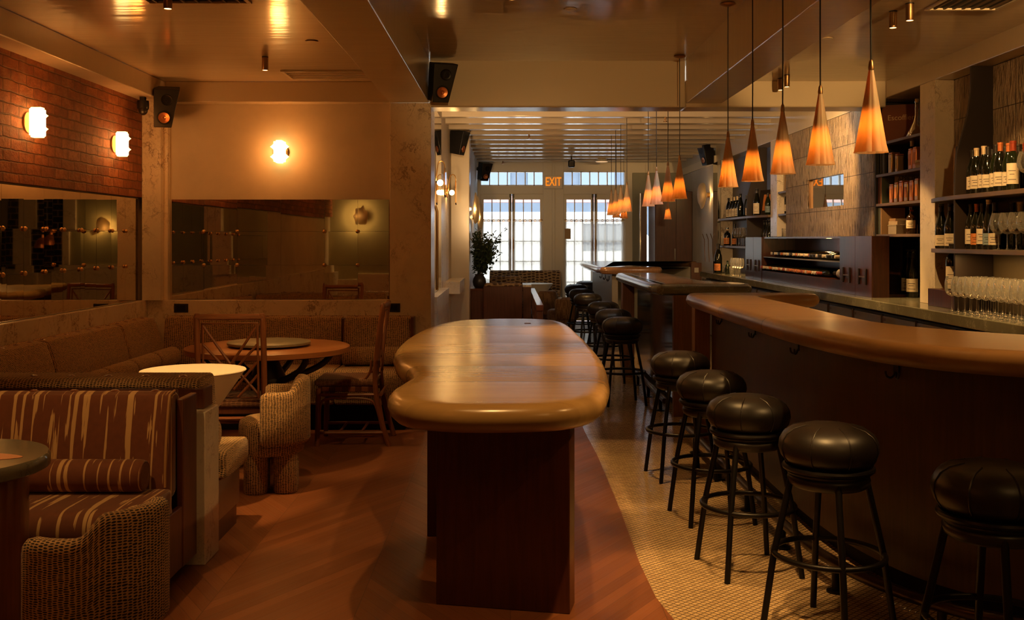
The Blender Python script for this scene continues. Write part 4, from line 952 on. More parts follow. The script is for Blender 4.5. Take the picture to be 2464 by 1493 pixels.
poly = [(x+bo[0], y+bo[1]) for x, y in catmull(outer1+inner1, 5)]
MB().slab(poly, edgeprof(ZB)).build('counter_top', m_planktop('near_bar_top', (.23,.115,.04), (.33,.175,.062), .33, 1.06, -1.51, -.7), bar1, sharp=75)
fr = [(1.52,7.84),(1.50,7.6),(1.50,6.5),(1.50,5.5),(1.53,4.95),(1.60,4.55),(1.71,4.25),(1.90,4.02),(2.2,3.85),(2.6,3.72),(2.9,3.68)]
frs = catmull(fr, 5, False)
def thick(path, d):
    left = []; 
    for i, (x, y) in enumerate(path):
        a = path[max(i-1, 0)]; b = path[min(i+1, len(path)-1)]; e = Vector((b[0]-a[0], b[1]-a[1])).normalized()
        left.append((x-e.y*d, y+e.x*d))
    return path+left[::-1]
def pr_(path): return [(x+bo[0], y+bo[1]) for x, y in path]
# panel uv by arc length
def wall_along(path, z0, z1, th):
    rings = []; arc = [0]; q = thick(path, th); n = len(path)
    for i in range(1, n): arc.append(arc[-1]+math.hypot(path[i][0]-path[i-1][0], path[i][1]-path[i-1][1]))
    for i in range(n):
        a, b = q[i], q[2*n-1-i]; rings.append([(a[0], a[1], z0), (a[0], a[1], z1), (b[0], b[1], z1), (b[0], b[1], z0)])
    mb = MB(); mb.loft(rings, True, lambda i, k: (arc[i], (z0, z1, z1+th, z0)[k % 4] if k < 4 else z0)); return mb
wall_along(pr_(frs), .10, 1.01, .05).build('front_panel', M['frontwood'], bar1)
wall_along(pr_([(x+.06, y+.03) for x, y in frs]), 0, .10, .05).build('toe_kick', M['blackmatte'], bar1)
MB().box(1.385+bo[0], 1.50+bo[0], 7.80+bo[1], 7.93+bo[1], 0, 1.01).build('end_post', m_wood('pale_post', (.24,.11,.045), (.36,.18,.08), .4, 'v'), bar1, .004)
MB().box(1.51+bo[0], 2.2+bo[0], 7.62+bo[1], 7.8+bo[1], .86, 1.004).build('return_panel', M['whitepaint'], bar1, .01)
# rolled edge joints
for yy in (7.05, 5.62):
    pass
def hook(parent, x, y, z, rz=0):
    Mx = Matrix.Translation((x, y, z)) @ Matrix.Rotation(rz, 4, 'Z')
    mb = MB().box(-.004,.004,-.012,.012,-.02,.03, Mx)
    for s in (-1, 1): mb.tube(catmull([(0,0,-.01),(-.015,s*.012,-.035),(-.028,s*.028,-.03),(-.03,s*.034,-.008)], 4, False), .005, 6, M=Mx)
    mb.build('bag_hook', M['black'], parent)
for x, y, z, a in ((1.49,7.33,.94,0),(1.49,6.33,.94,0),(1.49,5.38,.945,.05),(1.635,4.40,.95,.6)): hook(bar1, x+bo[0], y+bo[1], z, a)
# foot rail
railp = catmull([(1.30,7.85),(1.30,7.4),(1.305,6.5),(1.315,5.6),(1.32,5.1),(1.35,4.6),(1.45,4.2),(1.64,3.87),(1.95,3.66),(2.4,3.5)], 6, False)
rl = thing('foot_rail', 'dark metal foot rail along the foot of the near bar', 'foot rail', (1.3, 5.6, 0))
MB().tube([(x-1.3, y-5.6, .125) for x, y in railp], .024, 12).build('rail', M['railmetal'], rl)
for x, y in ((1.30,7.3),(1.305,6.5),(1.313,5.75),(1.322,5.05),(1.385,4.42),(1.62,3.9)):
    MB().cyl((x-1.3, y-5.6, 0), .018, 0, .12, 12).cyl((x-1.3, y-5.6, 0), .04, 0, .008, 18).build('rail_post', M['blackmetal'], rl)
# marble bar
bar2 = thing('bar_counter', 'bar counter with a green stone edge beyond the near bar', 'bar counter', (1.5, 10.3, 0))
p2 = [(1.30,8.79),(1.225,8.88),(1.195,9.2),(1.19,10.2),(1.19,11.5),(1.20,11.8),(1.27,11.92),(1.6,11.95),(1.78,11.85),(1.80,11.4),(1.80,10.2),(1.82,9.7),(1.92,9.42),(2.06,9.22),(2.08,8.95),(2.0,8.80),(1.7,8.78)]
q2 = [(x-1.5, y-10.3) for x, y in catmull(p2, 5)]
MB().slab(q2, edgeprof(1.12)).build('counter_top', M['stone'], bar2, sharp=75)
ins = [(1.34,8.95),(1.33,9.3),(1.33,11.6),(1.37,11.75),(1.65,11.75),(1.67,11.4),(1.67,9.9),(1.78,9.4),(1.9,9.1),(1.88,8.95)]
MB().slab([(x-1.5, y-10.3) for x, y in ins], [(0,1.12),(0,1.1215)]).build('wood_inlay', m_wood('inlay_wood', (.34,.17,.065), (.46,.25,.10), .22, 'v', coat=.4), bar2)
MB().box(-.05,.0,-1.45,1.55,.08,1.03).build('front_panel', M['polished'], bar2)
MB().box(-.12,.0,-1.52,-1.45,0,1.03).box(0,.12,-1.52,-1.45,.0,1.03).build('near_post', M['postwood'], bar2, .004)
MB().box(-.28,-.15,1.0,1.16,0,1.03).build('far_post', M['postwood'], bar2, .004)
MB().box(-.02,.3,-1.4,1.5,0,.08).build('toe_kick', M['blackmatte'], bar2)
rl2 = thing('foot_rail', 'dark metal foot rail along the foot of the stone edged bar', 'foot rail', (1.315, 10.3, 0))
MB().tube([(0,-1.45,.125),(0,1.5,.125)], .022, 12).build('rail', M['railmetal'], rl2)
for y in (-1.2,-.4,.4,1.2): MB().cyl((0,y,0), .016, 0, .12, 12).cyl((0,y,0), .036, 0, .008, 16).build('rail_post', M['blackmetal'], rl2)
# far bar
bar3 = thing('bar_counter', 'farthest bar counter with a metal top near the french doors', 'bar counter', (1.6, 15.4, 0))
p3 = [(1.26,13.62),(1.17,13.75),(1.14,14.2),(1.13,15.6),(1.14,16.9),(1.2,17.25),(1.4,17.4),(2.6,17.4),(3.05,17.38),(3.07,17.22),(2.6,17.15),(1.85,17.0),(1.72,16.4),(1.72,15.0),(1.78,14.2),(1.98,13.95),(2.0,13.7),(1.85,13.6)]
MB().slab([(x-1.6, y-15.4) for x, y in catmull(p3, 4)], edgeprof(1.14)).build('counter_top', m_wood('far_top', (.20,.10,.045), (.32,.17,.08), .2, 'v', coat=.5), bar3, sharp=75)
MB().box(-.24,-.16,-1.5,1.7,.05,1.05).box(-.24,1.5,1.7,1.78,.05,1.05).build('front_panel', M['satin'], bar3)
MB().box(1.36,1.53,1.6,1.82,0,1.12).build('end_post', M['postwood'], bar3, .005)
MB().box(1.41,1.48,1.59,1.6,.96,1.04).build('socket', M['whitepaint'], bar3, .003)
for y in (-1.2,-.65,-.1): hook(bar3, -.25, y, .97)

# ---- bar stools
st0 = thing('bar_stool', 'x', 'bar stool', (0,0,0), 0)
MB().lathe([(0,.632),(.135,.632),(.158,.645),(.178,.67),(.188,.702),(.184,.73),(.168,.757),(.138,.777),(.09,.789),(.02,.793),(0,.791)], 40).build('seat', M['leather'], st0, sharp=80)
for k in range(8):
    a = 2*PI*k/8+.2
    MB().tube([((.189-.0*q)*f*math.cos(a), .189*f*math.sin(a), z) for f, z, q in ((.88,.652,0),(.945,.67,0),(.995,.702,0),(.975,.73,0),(.89,.757,0),(.73,.777,0),(.48,.789,0))], .0028, 6).build('seat_seam', M['leather'], st0)
MB().tube([(.163*math.cos(2*PI*k/36), .163*math.sin(2*PI*k/36), .628) for k in range(36)], .011, 8, True).build('seat_ring', M['blackmetal'], st0)
MB().lathe([(0,.60),(.148,.60),(.158,.61),(.152,.626),(0,.626)], 36).build('swivel_ring', M['leather'], st0)
MB().lathe([(0,.555),(.135,.555),(.15,.565),(.155,.585),(.15,.60),(0,.60)], 36).build('apron', M['leather'], st0, sharp=80)
MB().tube([(.207*math.cos(2*PI*k/48), .207*math.sin(2*PI*k/48), .295) for k in range(48)], .0115, 10, True).build('foot_ring', M['blackmetal'], st0)
for k in range(4):
    a = PI/4+k*PI/2
    MB().tube([(.25*math.cos(a), .25*math.sin(a), 0),(.207*math.cos(a), .207*math.sin(a), .295),(.142*math.cos(a), .142*math.sin(a), .585)], .0128, 12).build('leg', M['blackmetal'], st0)
stools = [(1.076,6.58,'farthest of the five along the near bar'),(1.083,5.60,'second farthest of the five along the near bar'),(1.083,4.735,'middle one of the five along the near bar'),(1.222,3.99,'second nearest of the five along the near bar'),(1.535,3.30,'nearest the camera, cut by the right picture edge'),
 (1.023,9.5,'nearest of the three along the stone edged bar'),(1.05,10.6,'middle one of the three along the stone edged bar'),(1.067,11.9,'farthest of the three along the stone edged bar'),
 (1.02,13.7,'nearest of the four at the farthest bar'),(1.03,15.0,'second nearest of the four at the farthest bar'),(1.045,16.5,'third nearest of the four at the farthest bar'),(1.31,17.85,'last one by the right french doors')]
rots = [.14,.16,.2,.73,.56,.15,.2,.18,.3,.2,.15,.4]
for i, (x, y, w) in enumerate(stools):
    lbl = 'black leather bar stool, '+w; g = 'black leather bar stools'
    if i == 0: st0.location = (x, y, 0); st0.rotation_euler = (0,0,rots[0]); st0['label'] = lbl; st0['group'] = g
    else: copy_tree(st0, (x, y, 0), rots[i], lbl, g)

# ================================================================== BACK BAR
XC = 2.86; ZC = 1.02
Z1, Z2 = 1.80, 1.436
bc = thing('back_counter', 'long green stone back bar counter under the shelves', 'counter', (3.2, 8.5, 0))
MB().box(XC-3.2,.385,-3.9,7.2,ZC-.075,ZC).build('worktop', m_marble('counter_stone', (.20,.19,.13), (.38,.36,.27), 4.5, .16), bc, .006)
mb = MB().box(XC+.08-3.2,.3,-3.8,7.1,.08,ZC-.10); mb.build('carcass', M['black'], bc)
yy = -3.8; n = 0
while yy < 6.9:
    w = .68
    d = MB().box(XC+.045-3.2, XC+.08-3.2, yy+.006, yy+w-.006, .12, ZC-.115); dd = d.build('fridge_door', M['steel'], bc, .003)
    MB().cyl((XC+.02-3.2, yy+w-.05, 0), .011, .55, ZC-.10, 10).box(XC+.015-3.2, XC+.045-3.2, yy+w-.058, yy+w-.042, ZC-.15, ZC-.13).build('door_handle', M['chrome'], dd)
    yy += w; n += 1
# wine cabinet
wc = thing('wine_cabinet', 'glossy dark wood wine cabinet on the back counter under the relief tile', 'cabinet', (3.0, 10.5, ZC))
def wy(p): return 2500*3.0/(p-1228)-10.5
ya, yb_, yc, yd = wy(2103), wy(2025), wy(1836), wy(1797)
zt = .51; zo0, zo1 = .115, .49
cw = M['cabinetwood']
MB().box(0,.126,ya,ya+.022,0,zt).box(0,.12,yd-.022,yd,0,zt).box(0,.125,ya+.022,yd-.022,zt-.018,zt).box(0,.12,yc,yd-.022,0,.02).box(0,.40,yb_-.7,yc,0,.02).box(.38,.4,yb_-.4,yc,.02,zt-.018).box(.126,.38,yb_,yc,zt-.018,zt).build('carcass', cw, wc)
MB().box(-.012,0,yb_,yc,0,zo0).box(0,.36,yb_,yc,zo0-.02,zo0).build('lower_board', cw, wc, .002)
MB().box(0,.38,yb_-.02,yb_,.02,zt-.018).build('divider', cw, wc); MB().box(0,.38,yc-.005,yc+.015,.02,zt-.018).build('divider', cw, wc)
for a, b in ((ya, (ya+yb_)/2), ((ya+yb_)/2, yb_), (yc, (yc+yd)/2), ((yc+yd)/2, yd)):
    dr = MB().box(-.018,0,a+.002,b-.002,.0,zt).build('door', cw, wc, .002)
    for s in (.12, .88):
        yh = a+(b-a)*(.82 if s > .5 else .3)
    for yh in (a+(b-a)*.3, a+(b-a)*.72):
        MB().box(-.032,-.02,yh-.014,yh+.014,.10,.235).build('door_handle', M['frame'], dr, .004)
    MB().box(-.030,-.022,a+(b-a)*.3,a+(b-a)*.72,.16,.172).build('door_latch', M['bronze'], dr)
MB().box(.0,.36,yb_,yc,.27,.278).build('bottle_shelf', M['steel'], wc)
for y_, z_ in ((6.3,Z2-.034),(13.9,Z2-.054)):
    d = bpy.data.lights.new('shelf_fill', 'AREA'); d.shape = 'RECTANGLE'; d.size = .03; d.size_y = 1.3; d.energy = 5.0; d.color = AMB2  # unseen area fill added under the lower shelves for sparkle
    o = bpy.data.objects.new('shelf_fill', d); COL.objects.link(o); o.location = (3.04, y_, z_)
lamp('cabinet_light', 'POINT', (3.22, 10.5, ZC+.46), 3, AMB2, None, .03)

# ---- bottles
PROF = {
 'burgundy': [(0,0),(.036,0),(.040,.006),(.040,.15),(.036,.18),(.022,.225),(.0145,.25),(.0135,.285),(.016,.288),(.016,.298),(0,.3)],
 'bordeaux': [(0,0),(.034,0),(.0375,.006),(.0375,.19),(.033,.215),(.017,.235),(.0140,.25),(.0135,.287),(.016,.29),(.016,.30),(0,.30)],
 'champagne': [(0,0),(.040,0),(.0445,.008),(.0445,.15),(.040,.185),(.024,.24),(.017,.28),(.016,.305),(.019,.31),(.019,.325),(0,.33)],
 'hock': [(0,0),(.034,0),(.0375,.006),(.0375,.12),(.033,.17),(.020,.25),(.0150,.30),(.016,.318),(0,.322)],
 'short': [(0,0),(.040,0),(.044,.006),(.044,.13),(.038,.155),(.017,.175),(.015,.21),(.018,.212),(.018,.235),(0,.238)],
}
cache = {}
def mesh_part(key, fn, mat, parent):
    if key in cache:
        o = bpy.data.objects.new(key[0], cache[key]); COL.objects.link(o); o.parent = parent; return o
    o = fn().build(key[0], mat, parent); cache[key] = o.data; return o
MATN = {'wine': 'wine', 'green': 'greenglass', 'amber': 'amber'}
def bottle(label, loc, kind='burgundy', glass='wine', lab='paper', cap='capb', group=None, k=1.0, rot=None, lz=(.035,.12), facing=-2.2, name='wine_bottle'):
    t = thing(name, label, 'bottle', loc, facing, group)
    t.scale = (k, k, k)
    if rot is not None: t.rotation_euler = rot
    pf = PROF[kind]
    mesh_part(('glass_body', kind, glass), lambda: MB().lathe(pf, 28), M[MATN[glass]], t)
    rb = max(p[0] for p in pf); zt_ = pf[-1][1]
    def lab_mesh():
        mb = MB(); n_ = 12; rings = []
        for i in range(n_+1):
            a = -1.05+2.1*i/n_; rr_ = rb+.0008
            rings.append([(rr_*math.cos(a), rr_*math.sin(a), lz[0]), (rr_*math.cos(a), rr_*math.sin(a), lz[1])])
        return mb.loft(rings, False, None, False)
    if lab:
        lb_o = mesh_part(('label', kind, lab, lz), lab_mesh, M[lab], t)
        def mark():
            mb = MB()
            for z, hw in ((lz[0]+(lz[1]-lz[0])*.62, .55), (lz[0]+(lz[1]-lz[0])*.45, .35), (lz[0]+(lz[1]-lz[0])*.2, .6)):
                rings = []
                for i in range(7):
                    a = -hw+2*hw*i/6; rr_ = rb+.0014; rings.append([(rr_*math.cos(a), rr_*math.sin(a), z), (rr_*math.cos(a), rr_*math.sin(a), z+.0035)])
                mb.loft(rings, False, None, False)
            return mb
        mesh_part(('label_print', kind, lz), mark, M['ink'], lb_o)
    if cap:
        zc = zt_*.80; rn = [p for p in pf if p[1] > zt_*.78][0][0]
        mesh_part(('capsule', kind, cap), lambda: MB().lathe([(rn+.0008,zc),(rn+.0008,zt_-.014),(rn+.0025,zt_-.012),(rn+.0025,zt_+.0006),(0,zt_+.0012)], 20), M[cap], t)
    return t
ORD = ['leftmost', 'second from the left', 'third from the left', 'fourth from the left', 'fifth from the left', 'sixth from the left', 'seventh from the left', 'eighth from the left', 'ninth from the left', 'tenth from the left', 'eleventh from the left', 'twelfth from the left', 'thirteenth from the left', 'fourteenth from the left']+[w_+' from the left' for w_ in ('fifteenth', 'sixteenth', 'seventeenth', 'eighteenth', 'nineteenth', 'twentieth', 'twenty-first', 'twenty-second', 'twenty-third', 'twenty-fourth', 'twenty-fifth', 'twenty-sixth')]
Z1, Z2 = 1.80, 1.436
# shelves
def shelf(label, pts_outer, z, th=.03, group='back bar shelves'):
    c = (sum(p[0] for p in pts_outer)/len(pts_outer), sum(p[1] for p in pts_outer)/len(pts_outer))
    t = thing('wall_shelf', label, 'shelf', (c[0], c[1], z), 0, group)
    MB().prism([(x-c[0], y-c[1]) for x, y in pts_outer], -th, 0).build('board', M['shelfwood'], t, .003)
    MB().prism([(x-c[0]-(.002 if x < 3.2 else 0), y-c[1]) for x, y in pts_outer if x < 3.2]+[(max(p[0] for p in pts_outer if p[0] < 3.2)-c[0]+.002, pts_outer[-1][1]-c[1]), ], -th+.006, -.006).build('edge_band', M['bronze'], t) if False else None
    return t
shelf('upper shelf of the near niche holding a row of wine bottles', [(3.10,7.655),(3.03,7.4),(3.0,7.08),(2.99,6.0),(2.99,4.6),(3.268,4.6),(3.268,7.655)], Z1)
shelf('lower shelf of the near niche holding bottles and big glasses', [(3.10,7.655),(3.03,7.4),(3.0,7.08),(2.99,6.0),(2.99,4.6),(3.268,4.6),(3.268,7.655)], Z2)
shelf('upper shelf of the far niche holding bottles and a picture', [(3.10,12.505),(3.03,12.8),(3.0,13.2),(3.0,15.0),(3.12,15.41),(3.298,15.41),(3.298,12.505)], Z1)
shelf('lower shelf of the far niche holding bottles, glasses and a certificate', [(3.135,12.505),(3.13,12.8),(3.125,13.24),(3.0,13.26),(3.0,15.0),(3.12,15.41),(3.298,15.41),(3.298,12.505)], Z2-.02)
for z, w in ((2.32,'top'),(2.055,'second'),(1.805,'third'),(1.545,'bottom')):
    shelf('%s shelf of the black bookcase beside the relief tile' % w, [(3.135,7.945),(3.135,8.91),(3.495,8.91),(3.495,7.945)], z, .024, 'bookcase shelves')
for z, w in ((2.06,'top'),(1.80,'middle'),(1.53,'bottom')):
    shelf('%s shelf of the narrow bookcase left of the relief tile' % w, [(3.14,11.81),(3.14,12.195),(3.495,12.195),(3.495,11.81)], z, .024, 'narrow bookcase shelves')
# wavy dividers
def divider(label, y, front_top=3.12):
    t = thing('shelf_divider', label, 'divider', (3.2, y, 0), 0, 'curved brown shelf dividers')
    pts = [(3.265,ZC),(3.265,2.675),(front_top,2.675),(3.115,2.5),(3.095,2.35),(3.055,2.2),(3.02,2.08),(3.008,1.95),(3.008,ZC)]
    Tm = Matrix(((1,0,0,-3.2),(0,0,1,0),(0,1,0,0),(0,0,0,1)))
    MB().prism(pts, -.012, .012, Tm).build('panel', M['divider'], t, .002)
    return t
divider('curved brown divider panel of the near back bar niche', 7.04)
divider('curved brown divider panel of the far back bar niche', 13.225)
# near niche, upper shelf
caps = ['capb','capw','capw','capb','capb','capo','capo','capr']; kinds = ['burgundy','burgundy','burgundy','burgundy','burgundy','burgundy','burgundy','bordeaux']
for k in range(8):
    bottle('wine bottle with a pale label on the upper near shelf, %s' % ORD[k] if k < 7 else 'square shouldered green wine bottle with a tall pale label, rightmost on the upper near shelf', (3.10-.012*(k % 2), 6.965-.0835*k, Z1), kinds[k], 'green' if k in (4, 6, 7) else 'wine', 'paper', caps[k], 'wine bottles on the upper near shelf', 1.0+.02*(k % 3), lz=(.035,.12) if k < 7 else (.04,.165))
for k in range(6): bottle('dark wine bottle at the back of the upper near shelf, %s' % ORD[k], (3.20, 6.90-.09*k, Z1), 'bordeaux', 'wine', None, ('capb','capr','capb','capo','capb','capr')[k], 'dark bottles behind on the upper near shelf')
# near niche, lower shelf
labs = ['paper','paper_o','paper','paper_b','paper']; cp = ['capb','capo','capb','capw','capb']
nm = ['cream', 'orange', 'cream', 'blue', 'short cream']
for k in range(5): bottle('wine bottle with %s label on the lower near shelf, %s' % (nm[k], ORD[k]), (3.09, 6.965-.085*k, Z2), ('burgundy','burgundy','burgundy','hock','burgundy')[k], 'wine', labs[k], cp[k], 'wine bottles on the lower near shelf', lz=(.035,.135) if k in (0, 2) else (.03,.105))
for k in range(6): bottle('dark wine bottle behind the big glasses on the lower near shelf, %s' % ORD[k], (3.20, 6.62-.10*k, Z2), 'bordeaux', 'wine', None, ('capb','capw','capb','capr','capb','capr')[k], 'dark bottles behind the big glasses')
bottle('champagne style bottle on the lower near shelf against the marble pilaster', (3.12, 7.52, Z2), 'champagne', 'wine', 'paper', 'capb', 'pair of bottles left of the divider', .97, lz=(.02,.10))
bottle('champagne style bottle on the lower near shelf touching the brown divider', (3.12, 7.36, Z2), 'champagne', 'wine', 'paper', 'capb', 'pair of bottles left of the divider', .97, lz=(.02,.11))
# wine block and bottle on it
t = thing('wood_block', 'dark end grain wooden box on the back counter behind the stemmed glasses', 'box', (3.13, 7.34, ZC))
MB().box(-.08,.12,-.24,.25,0,.125).build('body', M['cabinetwood'], t, .004)
MB().box(-.07,.11,-.265,-.24,.02,.105).build('end_board', m_wood('end_grain', (.08,.02,.01), (.20,.06,.03), .5, 'u', 2), t)
bottle('tall bottle with a large white label standing on the dark wooden box', (3.09, 7.27, ZC+.126), 'bordeaux', 'wine', 'paper', 'capb', None, 1.08, lz=(.01,.155))
outlet('double black outlet plate on the niche wall behind the white labelled bottle', (3.268, 7.42, 1.30), 'x', .13, .25)
for k, y in enumerate((8.78, 8.62)):
    bottle('dark champagne magnum on the back counter under the bookcase, %s one' % ('left', 'right')[k], (3.36-.02*k, y, ZC), 'champagne', 'wine', 'paper', 'capb', 'champagne magnums on the counter', 1.2, lz=(.04,.13))
# far niche
for k in range(5): bottle('wine bottle of the left cluster on the upper far shelf, %s' % ORD[k], (3.10, 14.75-.19*k, Z1), 'burgundy' if k < 4 else 'champagne', 'wine', 'paper' if k < 4 else None, ('capb','capw','capw','capw','capb')[k], 'left cluster on the upper far shelf', .97, lz=(.02,.13))
for k in range(4): bottle('wine bottle of the right cluster on the upper far shelf, %s' % ORD[k], (3.12, 13.72-.10*k, Z1), 'burgundy', 'wine', 'paper' if k else None, ('capb','capo','capb','capb')[k], 'right cluster on the upper far shelf', .95, lz=(.02,.12))
bottle('wine bottle with a broad label before the small framed orange print', (3.05, 12.85, Z1), 'champagne', 'wine', 'paper', 'capb', None, 1.0, lz=(.02,.15))
bottle('dark bottle on the upper far shelf against the pilaster', (3.14, 12.66, Z1), 'burgundy', 'green', 'paper_b', 'capb', None, .9)
for k in range(2): bottle('wine bottle with an orange label on the lower far shelf, %s' % ('left', 'right')[k], (3.10, 14.85-.5*k, Z2-.02), 'burgundy' if k else 'short', 'wine', 'paper_o', 'capw' if not k else 'capb', 'orange labelled bottles on the lower far shelf', 1.1 if not k else 1.0, lz=(.02,.10))
for k in range(3): bottle('dark bottle before the certificate on the lower far shelf, %s' % ORD[k], (3.185, 13.02-.13*k, Z2-.02), 'champagne', 'wine', 'paper_o' if k == 1 else None, 'capb', 'dark bottles before the certificate', .98)
bottle('large dark wine bottle standing on the counter before the far shelves', (2.95, 14.75, ZC), 'burgundy', 'wine', 'paper_o', 'capb', None, 1.4, lz=(.03,.10))
bottle('small clear bottle beside the large dark bottle on the far counter', (3.0, 14.35, ZC), 'short', 'green', None, None, None, .8)
def framed(label, loc, rz, w, h, matin, matpic, mat_f):
    t = thing('framed_picture', label, 'picture', loc, rz, None); tl = Matrix.Rotation(-.14, 4, 'X')
    f = .035
    MB().box(-w/2,w/2,0,.02,0,f,tl).box(-w/2,w/2,0,.02,h-f,h,tl).box(-w/2,-w/2+f,0,.02,f,h-f,tl).box(w/2-f,w/2,0,.02,f,h-f,tl).build('frame', mat_f, t)
    MB().box(-w/2+f,w/2-f,.008,.016,f,h-f,tl).build('mat_board', matin, t)
    mb = MB().box(-w*.26,w*.26,.004,.008,h*.2,h*.82,tl); mb.build('print', matpic, t)
    if matpic is M['paper']:
        mb = MB()
        for k in range(7): mb.box(-w*.2,w*.2,.0025,.004,h*(.3+.06*k),h*(.3+.06*k)+.006,tl)
        mb.build('written_lines', M['ink'], t)
    return t
framed('small orange print in a black frame on the upper far shelf', (3.19, 13.0, Z1), -PI/2+.3, .38, .33, M['frame'], M['paper_o'], M['frame'])
framed('certificate in a tan frame on the lower far shelf', (3.235, 12.98, Z2-.02), -PI/2+.12, .36, .34, plain('tan_board', (.34,.17,.075), .6), M['paper'], plain('tan_frame', (.30,.15,.065), .5))

# ---- glasses
gA = thing('wine_glass', 'x', 'wine glass', (0,0,0), 0)
MB().lathe([(.036,.235),(.044,.20),(.046,.165),(.043,.14),(.033,.118),(.018,.105),(.004,.100)], 24).build('bowl', M['glass'], gA, sharp=80)
MB().lathe([(.0042,.102),(.0034,.09),(.0032,.03),(.0045,.012),(.010,.005)], 12).build('stem', M['glass'], gA)
MB().lathe([(.010,.005),(.030,.0025),(.0345,.0),(0,0)], 24).build('foot', M['glass'], gA)
gB = thing('wine_glass', 'x', 'wine glass', (0,0,0), 0)
MB().lathe([(.038,.23),(.050,.195),(.0545,.165),(.050,.135),(.036,.112),(.018,.100),(.004,.096)], 24).build('bowl', M['glass'], gB, sharp=80)
MB().lathe([(.0042,.098),(.0034,.085),(.0032,.03),(.0045,.012),(.010,.005)], 12).build('stem', M['glass'], gB)
MB().lathe([(.010,.005),(.032,.0025),(.038,.0),(0,0)], 24).build('foot', M['glass'], gB)
used = set()
def glass(proto, loc, label, group, k=1.0):
    if proto.name not in used:
        used.add(proto.name); o = proto; o.location = loc; o['label'] = label; o['group'] = group
    else: o = copy_tree(proto, loc, random.random()*6, label, group)
    o.scale = (k, k, k)
rown = ['front row', 'middle row', 'back row']
for r_ in range(3):
    for k in range(12):
        glass(gA, ((2.955, 3.055, 3.155)[r_]-.0, 6.955-.1*k-(.05 if r_ == 1 else 0), ZC) if not (r_ == 2 and k < 0) else (0,0,0), 'stemmed glass on the back counter, %s, %s' % (ORD[k], rown[r_]), 'stemmed glasses massed on the back counter')
for k in range(6): glass(gB, (3.055, 6.50-.115*k, Z2), 'big bowled wine glass on the lower near shelf, %s' % ORD[k], 'big bowled glasses on the lower near shelf')
for k in range(4): glass(gB, (3.06, 14.05-.15*k, Z2-.02), 'big bowled wine glass on the lower far shelf, %s' % ORD[k], 'glasses on the lower far shelf', 1.05)
for k in range(4): glass(gA, (3.0, 13.95-.14*k, ZC), 'stemmed wine glass on the counter beside the wine cabinet, %s' % ORD[k], 'stemmed glasses beside the wine cabinet')
glass(gB, (3.09, 6.22, Z1), 'lone wine glass at the right end of the upper near shelf', 'glass on the upper near shelf')
tb = thing('tumbler', 'x', 'tumbler', (0,0,0), 0)
MB().lathe([(.034,.11),(.031,.004),(.028,0),(0,0)], 20).build('bowl', M['glass'], tb)
MB().lathe([(0,.004),(.0285,.004),(.0285,.014),(0,.014)], 20).build('base', M['glass'], tb)
for k in range(8):
    l_ = 'glass tumbler in the row on the far counter, %s' % ORD[k]; p_ = (3.04+.05*(k % 2), 15.2-.155*k, ZC)
    if k == 0: tb.location = p_; tb['label'] = l_; tb['group'] = 'tumblers on the far counter'
    else: copy_tree(tb, p_, 0, l_, 'tumblers on the far counter')
# ---- lying bottles in the wine cabinet
rl_ = random.Random(5)
for tier, n_, z_, y0_, dy in (('lower', 26, ZC+.157, yc-.08, .0905), ('upper', 26, ZC+.321, yc-.30, .095)):
    for k in range(n_):
        y_ = 10.5+y0_-dy*k
        cp_ = rl_.choice(['capo','capo','capr','capw','capo','capw']) if tier == 'lower' else rl_.choice(['capw','capw','capb','capo'])
        bottle('wine bottle lying in the %s tier of the wine cabinet, %s' % (tier, ORD[k]), (3.0+(.25 if tier == 'lower' else .32)-rl_.random()*.03, y_, z_), 'burgundy', 'wine', None, cp_, '%s tier of lying bottles' % tier, .98, rot=(0, -PI/2, 0))
bottle('big bottle with a cream label lying lengthwise in the wine cabinet', (3.055, 10.5+yb_+.03, ZC+.165), 'champagne', 'green', 'paper', 'capb', None, 1.02, rot=(-PI/2, PI, 0), lz=(.06,.15))

# ---- books and tins in the bookcases
def book(label, loc, w, h, d, mat, rz=0, group=None, pages=True, lean=0):
    """spine faces -x; w thickness along y, h height, d depth along x"""
    t = thing('book', label, 'book', loc, rz, group)
    Mx = Matrix.Rotation(lean, 4, 'X')
    MB().box(0,d,-w/2,-w/2+.002,0,h,Mx).box(0,d,w/2-.002,w/2,0,h,Mx).box(0,.003,-w/2+.002,w/2-.002,0,h,Mx).build('cover', mat, t)
    MB().box(.003,d-.003,-w/2+.002,w/2-.002,.003,h-.003,Mx).build('pages', M['paper'], t)
    return t
bcol = [plain('cloth_red', (.20,.045,.03), .7), plain('cloth_tan', (.42,.26,.13), .7), plain('cloth_black', (.03,.026,.024), .6), plain('cloth_green', (.07,.09,.06), .7), plain('cloth_cream', (.55,.44,.31), .7), plain('cloth_orange', (.55,.20,.06), .7), plain('cloth_blue', (.08,.10,.14), .7)]
